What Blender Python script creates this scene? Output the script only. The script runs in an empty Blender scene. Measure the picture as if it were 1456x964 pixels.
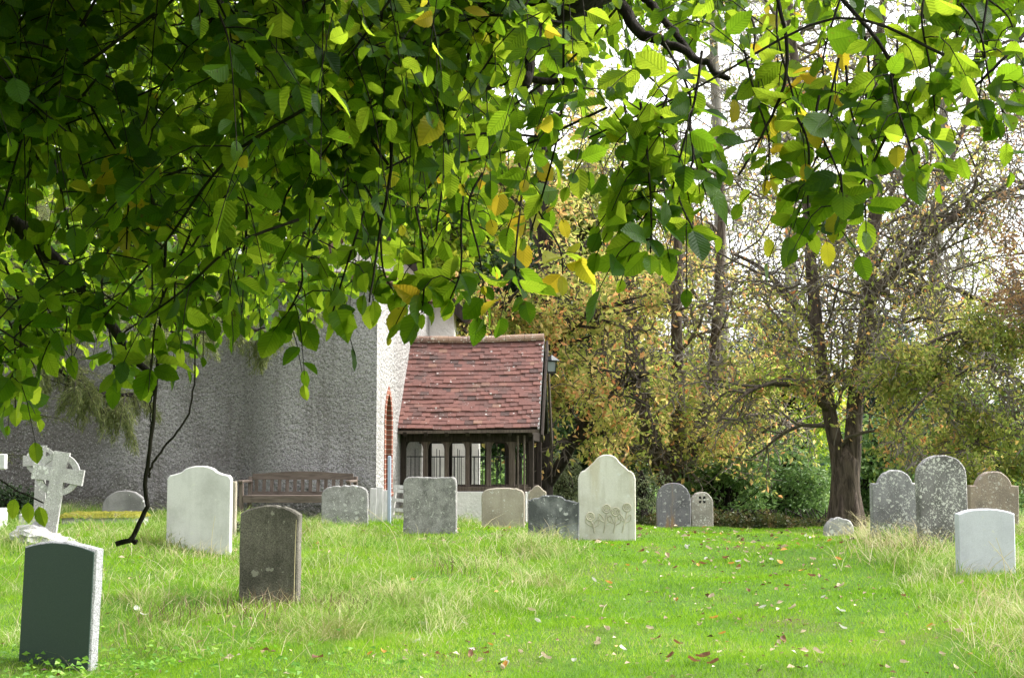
import bpy, math, random
import numpy as np
from mathutils import Vector, Matrix, Euler

random.seed(7)
RNG = np.random.default_rng(7)
SC = bpy.context.scene
COL = SC.collection
R = math.radians

# ------------------------------------------------------------------ camera, sky, sun, exposure
F = 2100.0                     # focal length in photo pixels (photo 1456 x 964)
CAM_H = 1.55
HORIZON = 655.0
PITCH = math.atan((HORIZON - 482.0) / F)
cam_data = bpy.data.cameras.new("camera")
cam = bpy.data.objects.new("camera", cam_data); COL.objects.link(cam)
cam.location = (0, 0, CAM_H)
cam.rotation_euler = (math.pi / 2 + PITCH, 0, 0)
cam_data.sensor_width = 36.0
cam_data.lens = 36.0 * F / 1456.0
cam_data.clip_start = 0.05
cam_data.clip_end = 2000
SC.camera = cam

SUN_DIR = Vector((0.75, 0.22, 0.80)).normalized()
world = bpy.data.worlds.new("World"); SC.world = world
world.use_nodes = True
wn = world.node_tree; wn.nodes.clear()
w_out = wn.nodes.new('ShaderNodeOutputWorld'); w_bg = wn.nodes.new('ShaderNodeBackground')
w_sky = wn.nodes.new('ShaderNodeTexSky'); w_hs = wn.nodes.new('ShaderNodeHueSaturation')
w_sky.sky_type = 'NISHITA'; w_sky.sun_disc = False
w_sky.sun_elevation = math.asin(SUN_DIR.z)
w_sky.sun_rotation = math.atan2(SUN_DIR.x, SUN_DIR.y)
w_sky.dust_density = 4.0; w_sky.air_density = 1.0
w_hs.inputs['Saturation'].default_value = 0.10      # a white overcast sky
w_bg.inputs['Strength'].default_value = 0.15
wn.links.new(w_sky.outputs[0], w_hs.inputs['Color'])
wn.links.new(w_hs.outputs[0], w_bg.inputs['Color'])
wn.links.new(w_bg.outputs[0], w_out.inputs['Surface'])
sun_data = bpy.data.lights.new("sun", 'SUN'); sun = bpy.data.objects.new("sun", sun_data); COL.objects.link(sun)
sun_data.energy = 1.3; sun_data.angle = R(25); sun_data.color = (1.0, 0.96, 0.9)
sun.rotation_euler = SUN_DIR.to_track_quat('Z', 'Y').to_euler()
SC.view_settings.view_transform = 'Standard'
SC.view_settings.look = 'None'
SC.view_settings.gamma = 1.0
SC.view_settings.exposure = 1.85
try:
    SC.view_settings.use_curve_mapping = False
except Exception:
    pass
SC.cycles.max_bounces = 6; SC.cycles.diffuse_bounces = 4; SC.cycles.transmission_bounces = 5
SC.cycles.glossy_bounces = 2; SC.cycles.transparent_max_bounces = 4
SC.cycles.caustics_reflective = False; SC.cycles.caustics_refractive = False

cp, sp = math.cos(PITCH), math.sin(PITCH)
def P(px, py, d):
    """world point seen at photo pixel (px, py), d metres ahead"""
    xv = (px - 728.0) / F; yv = -(py - 482.0) / F
    s = d / (cp - yv * sp)
    return Vector((xv * s, d, CAM_H + s * (sp + yv * cp)))
def to_px(x, y, z):
    dz = z - CAM_H
    fz = y * cp + dz * sp; uz = -y * sp + dz * cp
    return 728.0 + F * x / fz, 482.0 - F * uz / fz

# ------------------------------------------------------------------ ground height
CTRL = [(90, 942, 10.5), (388, 853, 13), (284, 783, 17), (175, 740, 20.5), (65, 768, 16.5), (420, 750, 21.5), (490, 745, 20.5),
        (612, 756, 19), (715, 751, 20.5), (788, 769, 18.5), (862, 762, 19.3), (957, 752, 24), (997, 753, 24.3), (1191, 766, 22),
        (1270, 756, 17.5), (1338, 780, 16), (1410, 757, 18), (1400, 812, 14), (1080, 758, 23), (1060, 800, 17.2), (1030, 860, 13.3),
        (900, 960, 9.6), (500, 960, 9.4), (1380, 960, 9.2), (640, 850, 13.2), (560, 800, 15.8), (1100, 960, 9.5), (1250, 850, 13), (1130, 780, 19.5),
        (-60, 960, 10), (-60, 850, 13.0), (-60, 770, 17), (-60, 735, 21), (1520, 760, 18), (1520, 850, 13), (1520, 800, 15),
        (650, 745, 24.5), (760, 748, 25), (565, 745, 22.5)]
_cx = np.array([P(*c)[:] for c in CTRL])
def base_h(x, y):
    h = np.interp(y, [-50, 0, 9, 13, 17, 21, 24.5, 28, 33, 45, 70, 120, 600], [-.2, 0, .15, .28, .45, .55, .46, .2, -.1, -.3, -.6, -1, -3])
    return h + 0.25 * (1 / (1 + np.exp((x + 3.0) * 1.2))) * np.clip((y - 10) / 12, 0, 1)
_res = _cx[:, 2] - base_h(_cx[:, 0], _cx[:, 1])
def ground(x, y):
    x = np.asarray(x, float); y = np.asarray(y, float)
    sh = np.broadcast(x, y).shape
    xf = np.broadcast_to(x, sh).ravel(); yf = np.broadcast_to(y, sh).ravel()
    num = np.zeros(len(xf)); den = np.full(len(xf), 0.18)
    for k in range(len(_res)):
        w = np.exp(-((xf - _cx[k, 0]) ** 2 / 1.3 + (yf - _cx[k, 1]) ** 2 / 3.2))
        num += w * _res[k]; den += w
    h = base_h(xf, yf) + num / den
    near = np.exp(-((xf / 14) ** 2)) * np.clip(1 - (yf - 26) / 8, 0, 1)
    h += near * 0.025 * (np.sin(xf * 2.3 + yf * 1.1) + np.sin(yf * 2.9 - xf * 1.7 + 1.3))
    return h.reshape(sh)
def gz(x, y): return float(ground(np.array([x]), np.array([y]))[0])

# ------------------------------------------------------------------ node helpers
class NT:
    def __init__(self, name):
        self.m = bpy.data.materials.new(name); self.m.use_nodes = True
        self.t = self.m.node_tree; self.t.nodes.clear()
        self.out = self.n('ShaderNodeOutputMaterial')
    def n(self, typ, **kw):
        nd = self.t.nodes.new(typ)
        for k, v in kw.items(): setattr(nd, k, v)
        return nd
    def l(self, a, b): self.t.links.new(a, b)
    def put(self, sock, v):
        if isinstance(v, bpy.types.NodeSocket): self.l(v, sock)
        elif isinstance(v, (tuple, list)) and len(v) == 3 and sock.type == 'RGBA': sock.default_value = (*v, 1)
        else: sock.default_value = v
    def coord(self, which='Object'): return self.n('ShaderNodeTexCoord').outputs[which]
    def mapping(self, vec, scale=(1, 1, 1), rot=(0, 0, 0)):
        m = self.n('ShaderNodeMapping'); m.inputs['Scale'].default_value = scale; m.inputs['Rotation'].default_value = rot
        self.l(vec, m.inputs['Vector']); return m.outputs[0]
    def noise(self, vec, scale, detail=4, rough=.55, dist=0.0):
        n = self.n('ShaderNodeTexNoise'); self.l(vec, n.inputs['Vector'])
        n.inputs['Scale'].default_value = scale; n.inputs['Detail'].default_value = detail
        n.inputs['Roughness'].default_value = rough; n.inputs['Distortion'].default_value = dist
        return n.outputs['Fac']
    def voro(self, vec, scale, feature='F1', out='Distance', rnd=1.0):
        n = self.n('ShaderNodeTexVoronoi', feature=feature); self.l(vec, n.inputs['Vector'])
        n.inputs['Scale'].default_value = scale; n.inputs['Randomness'].default_value = rnd
        return n.outputs[out]
    def math(self, op, a, b=0.0, c=None):
        n = self.n('ShaderNodeMath', operation=op); self.put(n.inputs[0], a); self.put(n.inputs[1], b)
        if c is not None: self.put(n.inputs[2], c)
        return n.outputs[0]
    def ramp(self, fac, lo, hi, a=0.0, b=1.0):
        n = self.n('ShaderNodeMapRange', interpolation_type='SMOOTHSTEP'); self.put(n.inputs[0], fac)
        for i, v in zip((1, 2, 3, 4), (lo, hi, a, b)): self.put(n.inputs[i], v)
        return n.outputs[0]
    def mix(self, fac, a, b, blend='MIX'):
        n = self.n('ShaderNodeMix', data_type='RGBA', blend_type=blend)
        self.put(n.inputs[0], fac); self.put(n.inputs[6], a); self.put(n.inputs[7], b)
        return n.outputs[2]
    def cramp(self, fac, stops, interp='LINEAR'):
        n = self.n('ShaderNodeValToRGB'); n.color_ramp.interpolation = interp
        e = n.color_ramp.elements
        while len(e) < len(stops): e.new(0.5)
        for i, (p, c) in enumerate(stops): e[i].position = p; e[i].color = (*c, 1)
        self.put(n.inputs[0], fac); return n.outputs[0]
    def attr(self, name): return self.n('ShaderNodeAttribute', attribute_name=name).outputs['Fac']
    def bump(self, h, strength=.5, dist=.01, normal=None):
        n = self.n('ShaderNodeBump'); n.inputs['Strength'].default_value = strength; n.inputs['Distance'].default_value = dist
        self.put(n.inputs['Height'], h)
        if normal is not None: self.l(normal, n.inputs['Normal'])
        return n.outputs[0]
    def bsdf(self, color, rough=.8, spec=.3, normal=None, **kw):
        n = self.n('ShaderNodeBsdfPrincipled'); self.put(n.inputs['Base Color'], color); self.put(n.inputs['Roughness'], rough)
        n.inputs['Specular IOR Level'].default_value = spec
        if normal is not None: self.l(normal, n.inputs['Normal'])
        for k, v in kw.items(): self.put(n.inputs[k], v)
        return n.outputs[0]
    def done(self, shader): self.l(shader, self.out.inputs['Surface']); return self.m
    def leafy(self, diff, trans, tfac=.45, rough=.5, spec=.35, normal=None):
        b = self.bsdf(diff, rough, spec, normal)
        t = self.n('ShaderNodeBsdfTranslucent'); self.put(t.inputs['Color'], trans)
        if normal is not None: self.l(normal, t.inputs['Normal'])
        m = self.n('ShaderNodeMixShader'); self.put(m.inputs[0], tfac); self.l(b, m.inputs[1]); self.l(t.outputs[0], m.inputs[2])
        return m.outputs[0]

def mat_simple(name, col, rough=.7, spec=.3, var=.25, scale=8, bump=.2, bscale=60, bd=.004):
    t = NT(name); c = t.coord()
    n = t.noise(c, scale, 5)
    col2 = tuple(v * (1 - var) for v in col); col1 = tuple(min(1, v * (1 + var)) for v in col)
    colr = t.mix(t.ramp(n, .3, .7), col2, col1)
    nb = t.bump(t.noise(c, bscale, 4), bump, bd)
    return t.done(t.bsdf(colr, rough, spec, nb))

def mat_stone(name, base, dark, lichen=(.62, .62, .57), lich=.3, lsize=16, streak=.5, dscale=2.5, dlo=.4, dhi=.7,
              extra=None, spots=.0, rough=.85, bump=.5, speck=.12, seed=0.0):
    t = NT(name); c0 = t.coord()
    mp = t.n('ShaderNodeMapping'); mp.inputs['Location'].default_value = (seed * 3.1, seed * 1.7, seed * 2.3); t.l(c0, mp.inputs['Vector']); c = mp.outputs[0]
    col = t.mix(t.ramp(t.noise(c, dscale, 6, .62), dlo, dhi), base, dark)
    st = t.noise(t.mapping(c, (9, 9, .9)), 1.6, 5, .6)
    col = t.mix(t.math('MULTIPLY', t.ramp(st, .48, .72), streak), col, dark)
    if extra:
        ex = t.noise(t.mapping(c, (5, 5, .7)), 1.1, 4)
        col = t.mix(t.ramp(ex, .52, .68, 0, extra[3]), col, extra[:3])
    sk = t.noise(c, 120, 3, .7)
    col = t.mix(1.0, col, t.cramp(sk, [(.3, (1 - speck * 2.4,) * 3), (.7, (1 + speck,) * 3)]), 'MULTIPLY')
    # lichen: blotches of several sizes, thick in some places
    thick = t.ramp(t.noise(c, 3.3, 4), .35, .65)
    warp = t.n('ShaderNodeMix', data_type='RGBA'); warp.inputs[0].default_value = .09
    nz = t.n('ShaderNodeTexNoise'); nz.inputs['Scale'].default_value = 24; nz.inputs['Detail'].default_value = 4; t.l(c, nz.inputs['Vector'])
    t.l(c, warp.inputs[6]); t.l(nz.outputs['Color'], warp.inputs[7]); cw = warp.outputs[2]
    v1 = t.voro(cw, lsize); v2 = t.voro(cw, lsize * 2.6)
    r1 = t.voro(cw, lsize, out='Color'); r1 = t.math('MULTIPLY', t.n_sep(r1), 1.0)
    keep = t.math('LESS_THAN', r1, t.math('MULTIPLY', t.math('ADD', thick, .25), lich * 1.3))
    m1 = t.math('MULTIPLY', t.ramp(v1, .26, .42, 1, 0), keep)
    r2 = t.n_sep(t.voro(cw, lsize * 2.6, out='Color'))
    m2 = t.math('MULTIPLY', t.ramp(v2, .25, .45, 1, 0), t.math('LESS_THAN', r2, t.math('MULTIPLY', t.math('ADD', thick, .2), lich)))
    lm = t.math('MAXIMUM', m1, m2)
    col = t.mix(t.math('MULTIPLY', lm, .85), col, lichen)
    h = t.math('ADD', t.math('MULTIPLY', t.noise(c, 35, 5, .65), 1.0), t.math('MULTIPLY', lm, .35))
    nb = t.bump(h, bump, .010)
    return t.done(t.bsdf(col, rough, .25, nb))
def _sep(self, col):
    s = self.n('ShaderNodeSeparateColor'); self.l(col, s.inputs[0]); return s.outputs[0]
NT.n_sep = _sep

def mat_wood(name, c1, c2, rough=.8, axis='Z', scale=1.0):
    t = NT(name); c = t.coord()
    sc = {'X': (1.2, 14, 14), 'Y': (14, 1.2, 14), 'Z': (14, 14, 1.2)}[axis]
    g = t.noise(t.mapping(c, tuple(s * scale for s in sc)), 3.0, 6, .65, .3)
    col = t.mix(t.ramp(g, .3, .72), c1, c2)
    col = t.mix(t.ramp(t.noise(c, 7, 4), .55, .75, 0, .5), col, tuple(v * .55 for v in c1))
    return t.done(t.bsdf(col, rough, .2, t.bump(g, .5, .006)))

def mat_bark(name, c1, c2, green=None, twig=None):
    t = NT(name); c = t.coord()
    g = t.noise(t.mapping(c, (7, 7, 1.1)), 2.2, 7, .65, .6)
    col = t.mix(t.ramp(g, .35, .68), c1, c2)
    if twig: col = t.mix(t.attr('rnd'), col, twig)
    if green: col = t.mix(t.ramp(t.noise(c, 1.3, 4), .5, .7, 0, .6), col, green)
    return t.done(t.bsdf(col, .9, .15, t.bump(g, 1.0, .04)))

def mat_leaf(name, stops, trans_mul=1.6, tfac=.4, rough=.5, spec=.3):
    """colour of each leaf from its own random number"""
    t = NT(name); r = t.attr('rnd')
    col = t.cramp(r, stops)
    tr = t.mix(1.0, col, (trans_mul, trans_mul, trans_mul * .8), 'MULTIPLY')
    return t.done(t.leafy(col, tr, tfac, rough, spec))

# ------------------------------------------------------------------ mesh helpers
class Acc:
    def __init__(s): s.v = []; s.f = []; s.r = []; s.n = 0; s.uv = []
    def add(s, v, f, rnd=0.0, uv=None):
        v = np.asarray(v, float).reshape(-1, 3); f = np.asarray(f, np.int64)
        s.v.append(v); s.f.append(f + s.n); s.n += len(v)
        s.r.append(np.broadcast_to(np.asarray(rnd, float), (len(v),)))
        s.uv.append(np.zeros((len(v), 2)) if uv is None else np.asarray(uv, float))
    def build(s, name, mat, parent=None, origin=(0, 0, 0), smooth=False, uv=False):
        v = np.concatenate(s.v) - np.array(origin)[None, :]
        loops = np.concatenate([f.ravel() for f in s.f])
        sizes = np.concatenate([np.full(len(f), f.shape[1]) for f in s.f])
        me = bpy.data.meshes.new(name)
        me.vertices.add(len(v)); me.vertices.foreach_set('co', v.astype(np.float32).ravel())
        me.loops.add(len(loops)); me.loops.foreach_set('vertex_index', loops.astype(np.int32))
        me.polygons.add(len(sizes)); st = np.zeros(len(sizes), np.int32); st[1:] = np.cumsum(sizes)[:-1]
        me.polygons.foreach_set('loop_start', st)
        at = me.attributes.new('rnd', 'FLOAT', 'POINT'); at.data.foreach_set('value', np.concatenate(s.r).astype(np.float32))
        if uv:
            u = np.concatenate(s.uv)[loops]; l = me.uv_layers.new(name='UVMap'); l.data.foreach_set('uv', u.astype(np.float32).ravel())
        me.update(calc_edges=True)
        me.polygons.foreach_set('use_smooth', np.full(len(sizes), smooth, dtype=bool))
        me.materials.append(mat)
        o = bpy.data.objects.new(name, me); COL.objects.link(o)
        if parent is None: o.location = origin
        else: o.parent = parent
        return o
    def box(s, c, size, rot=None, rnd=0.0, bev=0.0, taper=1.0):
        """box with small chamfers; c is the centre, rot a 3x3 array"""
        hx, hy, hz = [q / 2 for q in size]; b = min(bev, hx * .8, hy * .8, hz * .8)
        if b <= 0:
            v = np.array([[sx * hx, sy * hy, sz * hz] for sz in (-1, 1) for sy in (-1, 1) for sx in (-1, 1)])
            f = [[0, 2, 3, 1], [4, 5, 7, 6], [0, 1, 5, 4], [2, 6, 7, 3], [0, 4, 6, 2], [1, 3, 7, 5]]
            if taper != 1: v[4:, :2] *= taper
            if rot is not None: v = v @ np.asarray(rot).T
            s.add(v + np.asarray(c), f, rnd); return
        # chamfered: octagonal rings along z
        def ring(hx, hy, z): return [[-hx + b, -hy, z], [hx - b, -hy, z], [hx, -hy + b, z], [hx, hy - b, z], [hx - b, hy, z], [-hx + b, hy, z], [-hx, hy - b, z], [-hx, -hy + b, z]]
        zs = [(hx - b, hy - b, -hz), (hx, hy, -hz + b), (hx, hy, hz - b), (hx - b, hy - b, hz)]
        v = []
        for i, (a, d, z) in enumerate(zs):
            k = taper if i >= 2 else 1
            v += ring(max(a, b * 1.01) * k, max(d, b * 1.01) * k, z)
        f = []
        for i in range(3):
            for j in range(8): f.append([i * 8 + j, i * 8 + (j + 1) % 8, (i + 1) * 8 + (j + 1) % 8, (i + 1) * 8 + j])
        v = np.array(v)
        if rot is not None: v = v @ np.asarray(rot).T
        n0 = s.n
        s.add(v + np.asarray(c), f, rnd)
        s.f.append(np.array([[n0 + q for q in range(7, -1, -1)], [n0 + 24 + q for q in range(8)]]))
    def beam(s, a, b, w, h, rnd=0.0, bev=0.0, up=(0, 0, 1)):
        a = np.array(a, float); b = np.array(b, float); d = b - a; L = np.linalg.norm(d); d /= L
        u = np.array(up, float)
        if abs(np.dot(u, d)) > .95: u = np.array([0, 1, 0.])
        x = np.cross(d, u); x /= np.linalg.norm(x); y = np.cross(x, d)
        s.box((a + b) / 2, (w, h, L), np.stack([x, y, d], 1), rnd, bev)
    def tube(s, pts, rad, sides=6, rnd=0.0, cap=True):
        p = np.asarray(pts, float); n = len(p); rad = np.broadcast_to(np.asarray(rad, float), (n,))
        tg = np.gradient(p, axis=0); tg /= np.linalg.norm(tg, axis=1)[:, None] + 1e-9
        ref = np.array([0, 0, 1.]) if abs(tg[0, 2]) < .9 else np.array([1., 0, 0])
        x = np.cross(tg, ref); bad = np.linalg.norm(x, axis=1) < .15
        x[bad] = np.cross(tg[bad], np.array([.6, .8, 0])); x /= np.linalg.norm(x, axis=1)[:, None] + 1e-9
        for i in range(1, n):                     # parallel transport
            xi = x[i - 1] - tg[i] * np.dot(x[i - 1], tg[i]); x[i] = xi / (np.linalg.norm(xi) + 1e-9)
        y = np.cross(tg, x)
        a = np.linspace(0, 2 * np.pi, sides, endpoint=False)
        v = p[:, None, :] + rad[:, None, None] * (np.cos(a)[None, :, None] * x[:, None, :] + np.sin(a)[None, :, None] * y[:, None, :])
        i, j = np.meshgrid(np.arange(n - 1), np.arange(sides), indexing='ij'); i = i.ravel(); j = j.ravel(); j2 = (j + 1) % sides
        f = np.stack([i * sides + j, i * sides + j2, (i + 1) * sides + j2, (i + 1) * sides + j], 1)
        n0 = s.n
        s.add(v.reshape(-1, 3), f, rnd)
        if cap and sides > 2:
            s.f.append(np.array([[n0 + q for q in range(sides - 1, -1, -1)], [n0 + (n - 1) * sides + q for q in range(sides)]]))
    def leaves(s, c, ax, nr, L, W, rnd):
        """kite shaped leaves, slightly folded along the midrib; all arguments are arrays over the leaves"""
        c = np.asarray(c, float); N = len(c)
        ax = ax / (np.linalg.norm(ax, axis=1)[:, None] + 1e-9)
        sd = np.cross(ax, nr); sd /= np.linalg.norm(sd, axis=1)[:, None] + 1e-9
        nn = np.cross(sd, ax)
        L = np.broadcast_to(L, (N,))[:, None]; W = np.broadcast_to(W, (N,))[:, None]
        v = np.stack([c, c + ax * L * .55 + sd * W * .5 + nn * W * .18, c + ax * L - nn * L * .12, c + ax * L * .55 - sd * W * .5 + nn * W * .18], 1)
        f = np.arange(N * 4).reshape(N, 4)
        # two triangles folded at the midrib
        tri = np.concatenate([f[:, [0, 1, 2]], f[:, [0, 2, 3]]])
        s.add(v.reshape(-1, 3), tri, np.repeat(rnd, 4))

def rdir(n, up=0.0):
    d = RNG.normal(size=(n, 3)); d /= np.linalg.norm(d, axis=1)[:, None]; d[:, 2] += up
    return d / np.linalg.norm(d, axis=1)[:, None]

def tag(o, label=None, cat=None, group=None, kind=None):
    if label: o['label'] = label
    if cat: o['category'] = cat
    if group: o['group'] = group
    if kind: o['kind'] = kind
    return o
def empty(name, loc, label, cat, group=None):
    o = bpy.data.objects.new(name, None); COL.objects.link(o); o.location = loc; o.empty_display_size = .2
    return tag(o, label, cat, group)

def spline(pts, n):
    p = np.asarray(pts, float); m = len(p)
    t = np.linspace(0, m - 1, n); out = np.zeros((n, p.shape[1]))
    for k, tt in enumerate(t):
        i = min(int(tt), m - 2); u = tt - i
        p0 = p[max(i - 1, 0)]; p1 = p[i]; p2 = p[i + 1]; p3 = p[min(i + 2, m - 1)]
        out[k] = .5 * ((2 * p1) + (-p0 + p2) * u + (2 * p0 - 5 * p1 + 4 * p2 - p3) * u * u + (-p0 + 3 * p1 - 3 * p2 + p3) * u ** 3)
    return out

# ------------------------------------------------------------------ ground sheet
def axis(lo, hi, fine, far):
    a = [lo]; 
    while a[-1] < hi: a.append(a[-1] + fine)
    out = list(a); st = fine
    while out[-1] < far[1]: st *= 1.35; out.append(out[-1] + st)
    pre = []; st = fine; x = lo
    while x > far[0]: st *= 1.35; x -= st; pre.append(x)
    return np.array(pre[::-1] + out)
gx = axis(-9, 9, .2, (-500, 500)); gy = axis(6, 27, .2, (-60, 700))
GX, GY = np.meshgrid(gx, gy, indexing='ij'); GZ = ground(GX, GY)
i, j = np.meshgrid(np.arange(len(gx) - 1), np.arange(len(gy) - 1), indexing='ij'); i = i.ravel(); j = j.ravel(); nj = len(gy)
a = Acc(); a.add(np.stack([GX, GY, GZ], -1).reshape(-1, 3), np.stack([i * nj + j, (i + 1) * nj + j, (i + 1) * nj + j + 1, i * nj + j + 1], 1))
t = NT('turf'); c = t.coord()
col = t.cramp(t.noise(c, 1.2, 6, .6), [(.3, (.055, .12, .018)), (.5, (.08, .16, .022)), (.7, (.11, .12, .04))])
col = t.mix(t.ramp(t.noise(c, 30, 5), .5, .7, 0, .6), col, (.06, .05, .025))
gr = a.build('ground', t.done(t.bsdf(col, .95, .1, t.bump(t.noise(c, 45, 6), .8, .03))), smooth=True)
tag(gr, kind='structure')

# ------------------------------------------------------------------ church
def mat_render(name, base, dark, light, dirt, patch=0):
    t = NT(name); c = t.coord()
    v = t.voro(c, 17); v2 = t.voro(c, 42)
    n = t.noise(c, 15, 6, .7)
    h = t.math('ADD', t.math('MULTIPLY', t.math('SUBTRACT', 1.0, v), .7), t.math('MULTIPLY', n, 1.1))
    h = t.math('ADD', h, t.math('MULTIPLY', t.math('SUBTRACT', 1.0, v2), .3))
    col = t.mix(t.ramp(t.noise(c, .55, 5, .6), .38, .66), base, dark)
    col = t.mix(t.ramp(t.noise(t.mapping(c, (3, 3, .35)), 1.2, 4), .5, .75, 0, .55), col, dirt)
    sz = t.n('ShaderNodeSeparateXYZ'); t.l(c, sz.inputs[0])
    edge = t.math('ADD', sz.outputs[2], t.math('MULTIPLY', t.math('SUBTRACT', t.noise(t.mapping(c, (1, 1, .4)), 2.3, 5), .5), 1.6))
    col = t.mix(t.ramp(edge, .25, .6, .6, 0), col, (.13, .125, .095))
    col = t.mix(t.ramp(t.noise(t.mapping(c, (.5, .5, .22)), 1.3, 5, .65), .53, .68, 0, .5), col, dirt)
    if patch:      # browner and darker towards the left end of the wall, ragged edge
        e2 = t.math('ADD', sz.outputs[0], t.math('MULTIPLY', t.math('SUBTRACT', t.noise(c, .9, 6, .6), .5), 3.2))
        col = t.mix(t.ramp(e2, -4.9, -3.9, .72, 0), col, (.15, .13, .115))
    pb = t.n_sep(t.voro(c, 55, out='Color'))
    col = t.mix(t.ramp(pb, .8, .95, 0, .5), col, light)
    col = t.mix(t.ramp(t.noise(c, 40, 3), .36, .52, .75, 0), col, tuple(q * .5 for q in dark))
    return t.done(t.bsdf(col, .95, .1, t.bump(h, 1.0, .07)))
M_render = mat_render('grey_roughcast', patch=1, *((.56, .53, .54), (.40, .375, .38), (.74, .72, .70), (.20, .175, .16)))
M_white_render = mat_render('pale_roughcast', (.56, .54, .52), (.42, .40, .38), (.7, .68, .66), (.30, .28, .26))
M_limewash = mat_simple('limewash', (.76, .74, .70), .95, .1, .08, 3, .6, 22, .03)
M_dark_oak = mat_wood('dark_oak', (.018, .014, .011), (.05, .037, .03))
M_oak = mat_wood('weathered_oak', (.07, .052, .043), (.15, .118, .098))
M_iron = mat_simple('black_iron', (.012, .012, .013), .5, .4)
M_glass = NT('leaded_glass'); M_glass = M_glass.done(M_glass.bsdf((.02, .023, .025), .12, .6))
M_clay_dark = None

ch0 = P(535, 745, 22.5)
church = empty('church', (ch0.x, ch0.y, gz(ch0.x, ch0.y)), 'grey roughcast church with brick arched window and red tiled timber porch', 'church')
CO = np.array(church.location)
# wall that faces the camera, with its shallow bends
plan = [(-420, 26.0), (-150, 25.2), (20, 24.6), (110, 23.9), (165, 23.3), (215, 23.4), (330, 24.0), (352, 23.95), (385, 23.3), (440, 23.0), (535, 22.5)]
pp = np.array([(P(x, 650, d).x, d) for x, d in plan]); pp = spline(pp, 70)
Z0, Z1 = -.3, 4.45
a = Acc(); nz = 14
zz = np.linspace(Z0, Z1, nz)
V = np.zeros((len(pp), nz, 3)); V[:, :, 0] = pp[:, None, 0]; V[:, :, 1] = pp[:, None, 1]; V[:, :, 2] = zz[None, :]
V[:, :, 1] -= .10 * np.clip(1 - (zz - .6) / 1.6, 0, 1)[None, :] ** 2        # battered foot
V[-1, :, 1] = pp[-1, 1]
V[:, :, 1] += .02 * np.sin(V[:, :, 0] * 3.1 + 2 * V[:, :, 2])
i, j = np.meshgrid(np.arange(len(pp) - 1), np.arange(nz - 1), indexing='ij'); i = i.ravel(); j = j.ravel()
a.add(V.reshape(-1, 3), np.stack([i * nz + j, (i + 1) * nz + j, (i + 1) * nz + j + 1, i * nz + j + 1], 1))
corner = V[-1].copy()
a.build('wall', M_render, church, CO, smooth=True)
# end wall that runs away from the camera, with the arched window in it
A = np.array([corner[0][0], corner[0][1]]); ANG = math.atan(.0762)
vdir = np.array([math.sin(ANG), math.cos(ANG)]); udir = np.array([math.cos(ANG), -math.sin(ANG)])
def EW(s, z, out=0.0): q = A + vdir * s + udir * out; return (q[0], q[1], z)
s0, s1, zb, zs, rad = .86, 1.42, 1.05, 2.18, .28
sm = (s0 + s1) / 2
arch = [(s0, zb), (s0, zs)]
for k in range(1, 12):      # pointed arch: two arcs
    f = k / 12
    if f <= .5: th = math.pi - f * 2 * R(62); arch.append((s0 + .56 * (1 + math.cos(th)) * .95, zs + .5 * math.sin(math.pi - th) * 1.0))
    else: th = (1 - f) * 2 * R(62); arch.append((s1 - .56 * (1 - math.cos(th)) * .95, zs + .5 * math.sin(th)))
arch += [(s1, zs), (s1, zb)]
a = Acc(); E = 6.3
def quad(A_, p): A_.add(np.array(p), [[0, 1, 2, 3]])
def ztop(s): return Z1 + s * .04
quad(a, [EW(0, Z0), EW(s0, Z0), EW(s0, ztop(s0)), EW(0, ztop(0))])
quad(a, [EW(s1, Z0), EW(E, Z0), EW(E, ztop(E)), EW(s1, ztop(s1))])
quad(a, [EW(s0, Z0), EW(s1, Z0), EW(s1, zb), EW(s0, zb)])
for (sa, za), (sb, zb_) in zip(arch[1:-1], arch[2:-1]):
    if sb > sa + 1e-6: quad(a, [EW(sa, za), EW(sb, zb_), EW(sb, ztop(sb)), EW(sa, ztop(sa))])
a.build('end_wall', M_white_render, church, CO)
t = NT('red_brick'); c = t.coord()
bz = t.n('ShaderNodeTexBrick'); bz.inputs['Scale'].default_value = 1.0
t.l(t.mapping(c, (.01, 1, 1), (0, 0, 0)), bz.inputs['Vector'])
sp_ = t.n('ShaderNodeSeparateXYZ'); t.l(c, sp_.inputs[0])
course = t.math('FRACT', t.math('DIVIDE', sp_.outputs[2], .078))
mort = t.math('LESS_THAN', course, .16)
idx = t.math('FLOOR', t.math('DIVIDE', sp_.outputs[2], .078))
wnz = t.n('ShaderNodeTexWhiteNoise', noise_dimensions='1D'); t.l(idx, wnz.inputs['W'])
bc = t.cramp(wnz.outputs['Value'], [(0, (.17, .062, .04)), (.5, (.24, .09, .058)), (1, (.30, .13, .085))])
bc = t.mix(t.ramp(t.noise(c, 30, 4), .4, .7, 0, .4), bc, (.2, .07, .05))
M_brick = t.done(t.bsdf(t.mix(mort, bc, (.42, .36, .30)), .9, .1, t.bump(t.math('SUBTRACT', t.noise(c, 60, 4), mort), .6, .01)))
t.t.nodes.remove(bz)
a = Acc()
for (sa, za), (sb, zb_) in zip(arch[:-1], arch[1:]):
    quad(a, [EW(sa, za, .012), EW(sb, zb_, .012), EW(sb, zb_, -.22), EW(sa, za, -.22)])
cx_, cz_ = sm, 1.75
def off(p, w): # outward offset of the arch outline
    s, z = p; ds = s - cx_; dz = max(z - zs, 0) * 1.2
    n = math.hypot(ds, dz) or 1; return (s + ds / n * w, z + dz / n * w)
ol = [off(p, .12) for p in arch]
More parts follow.
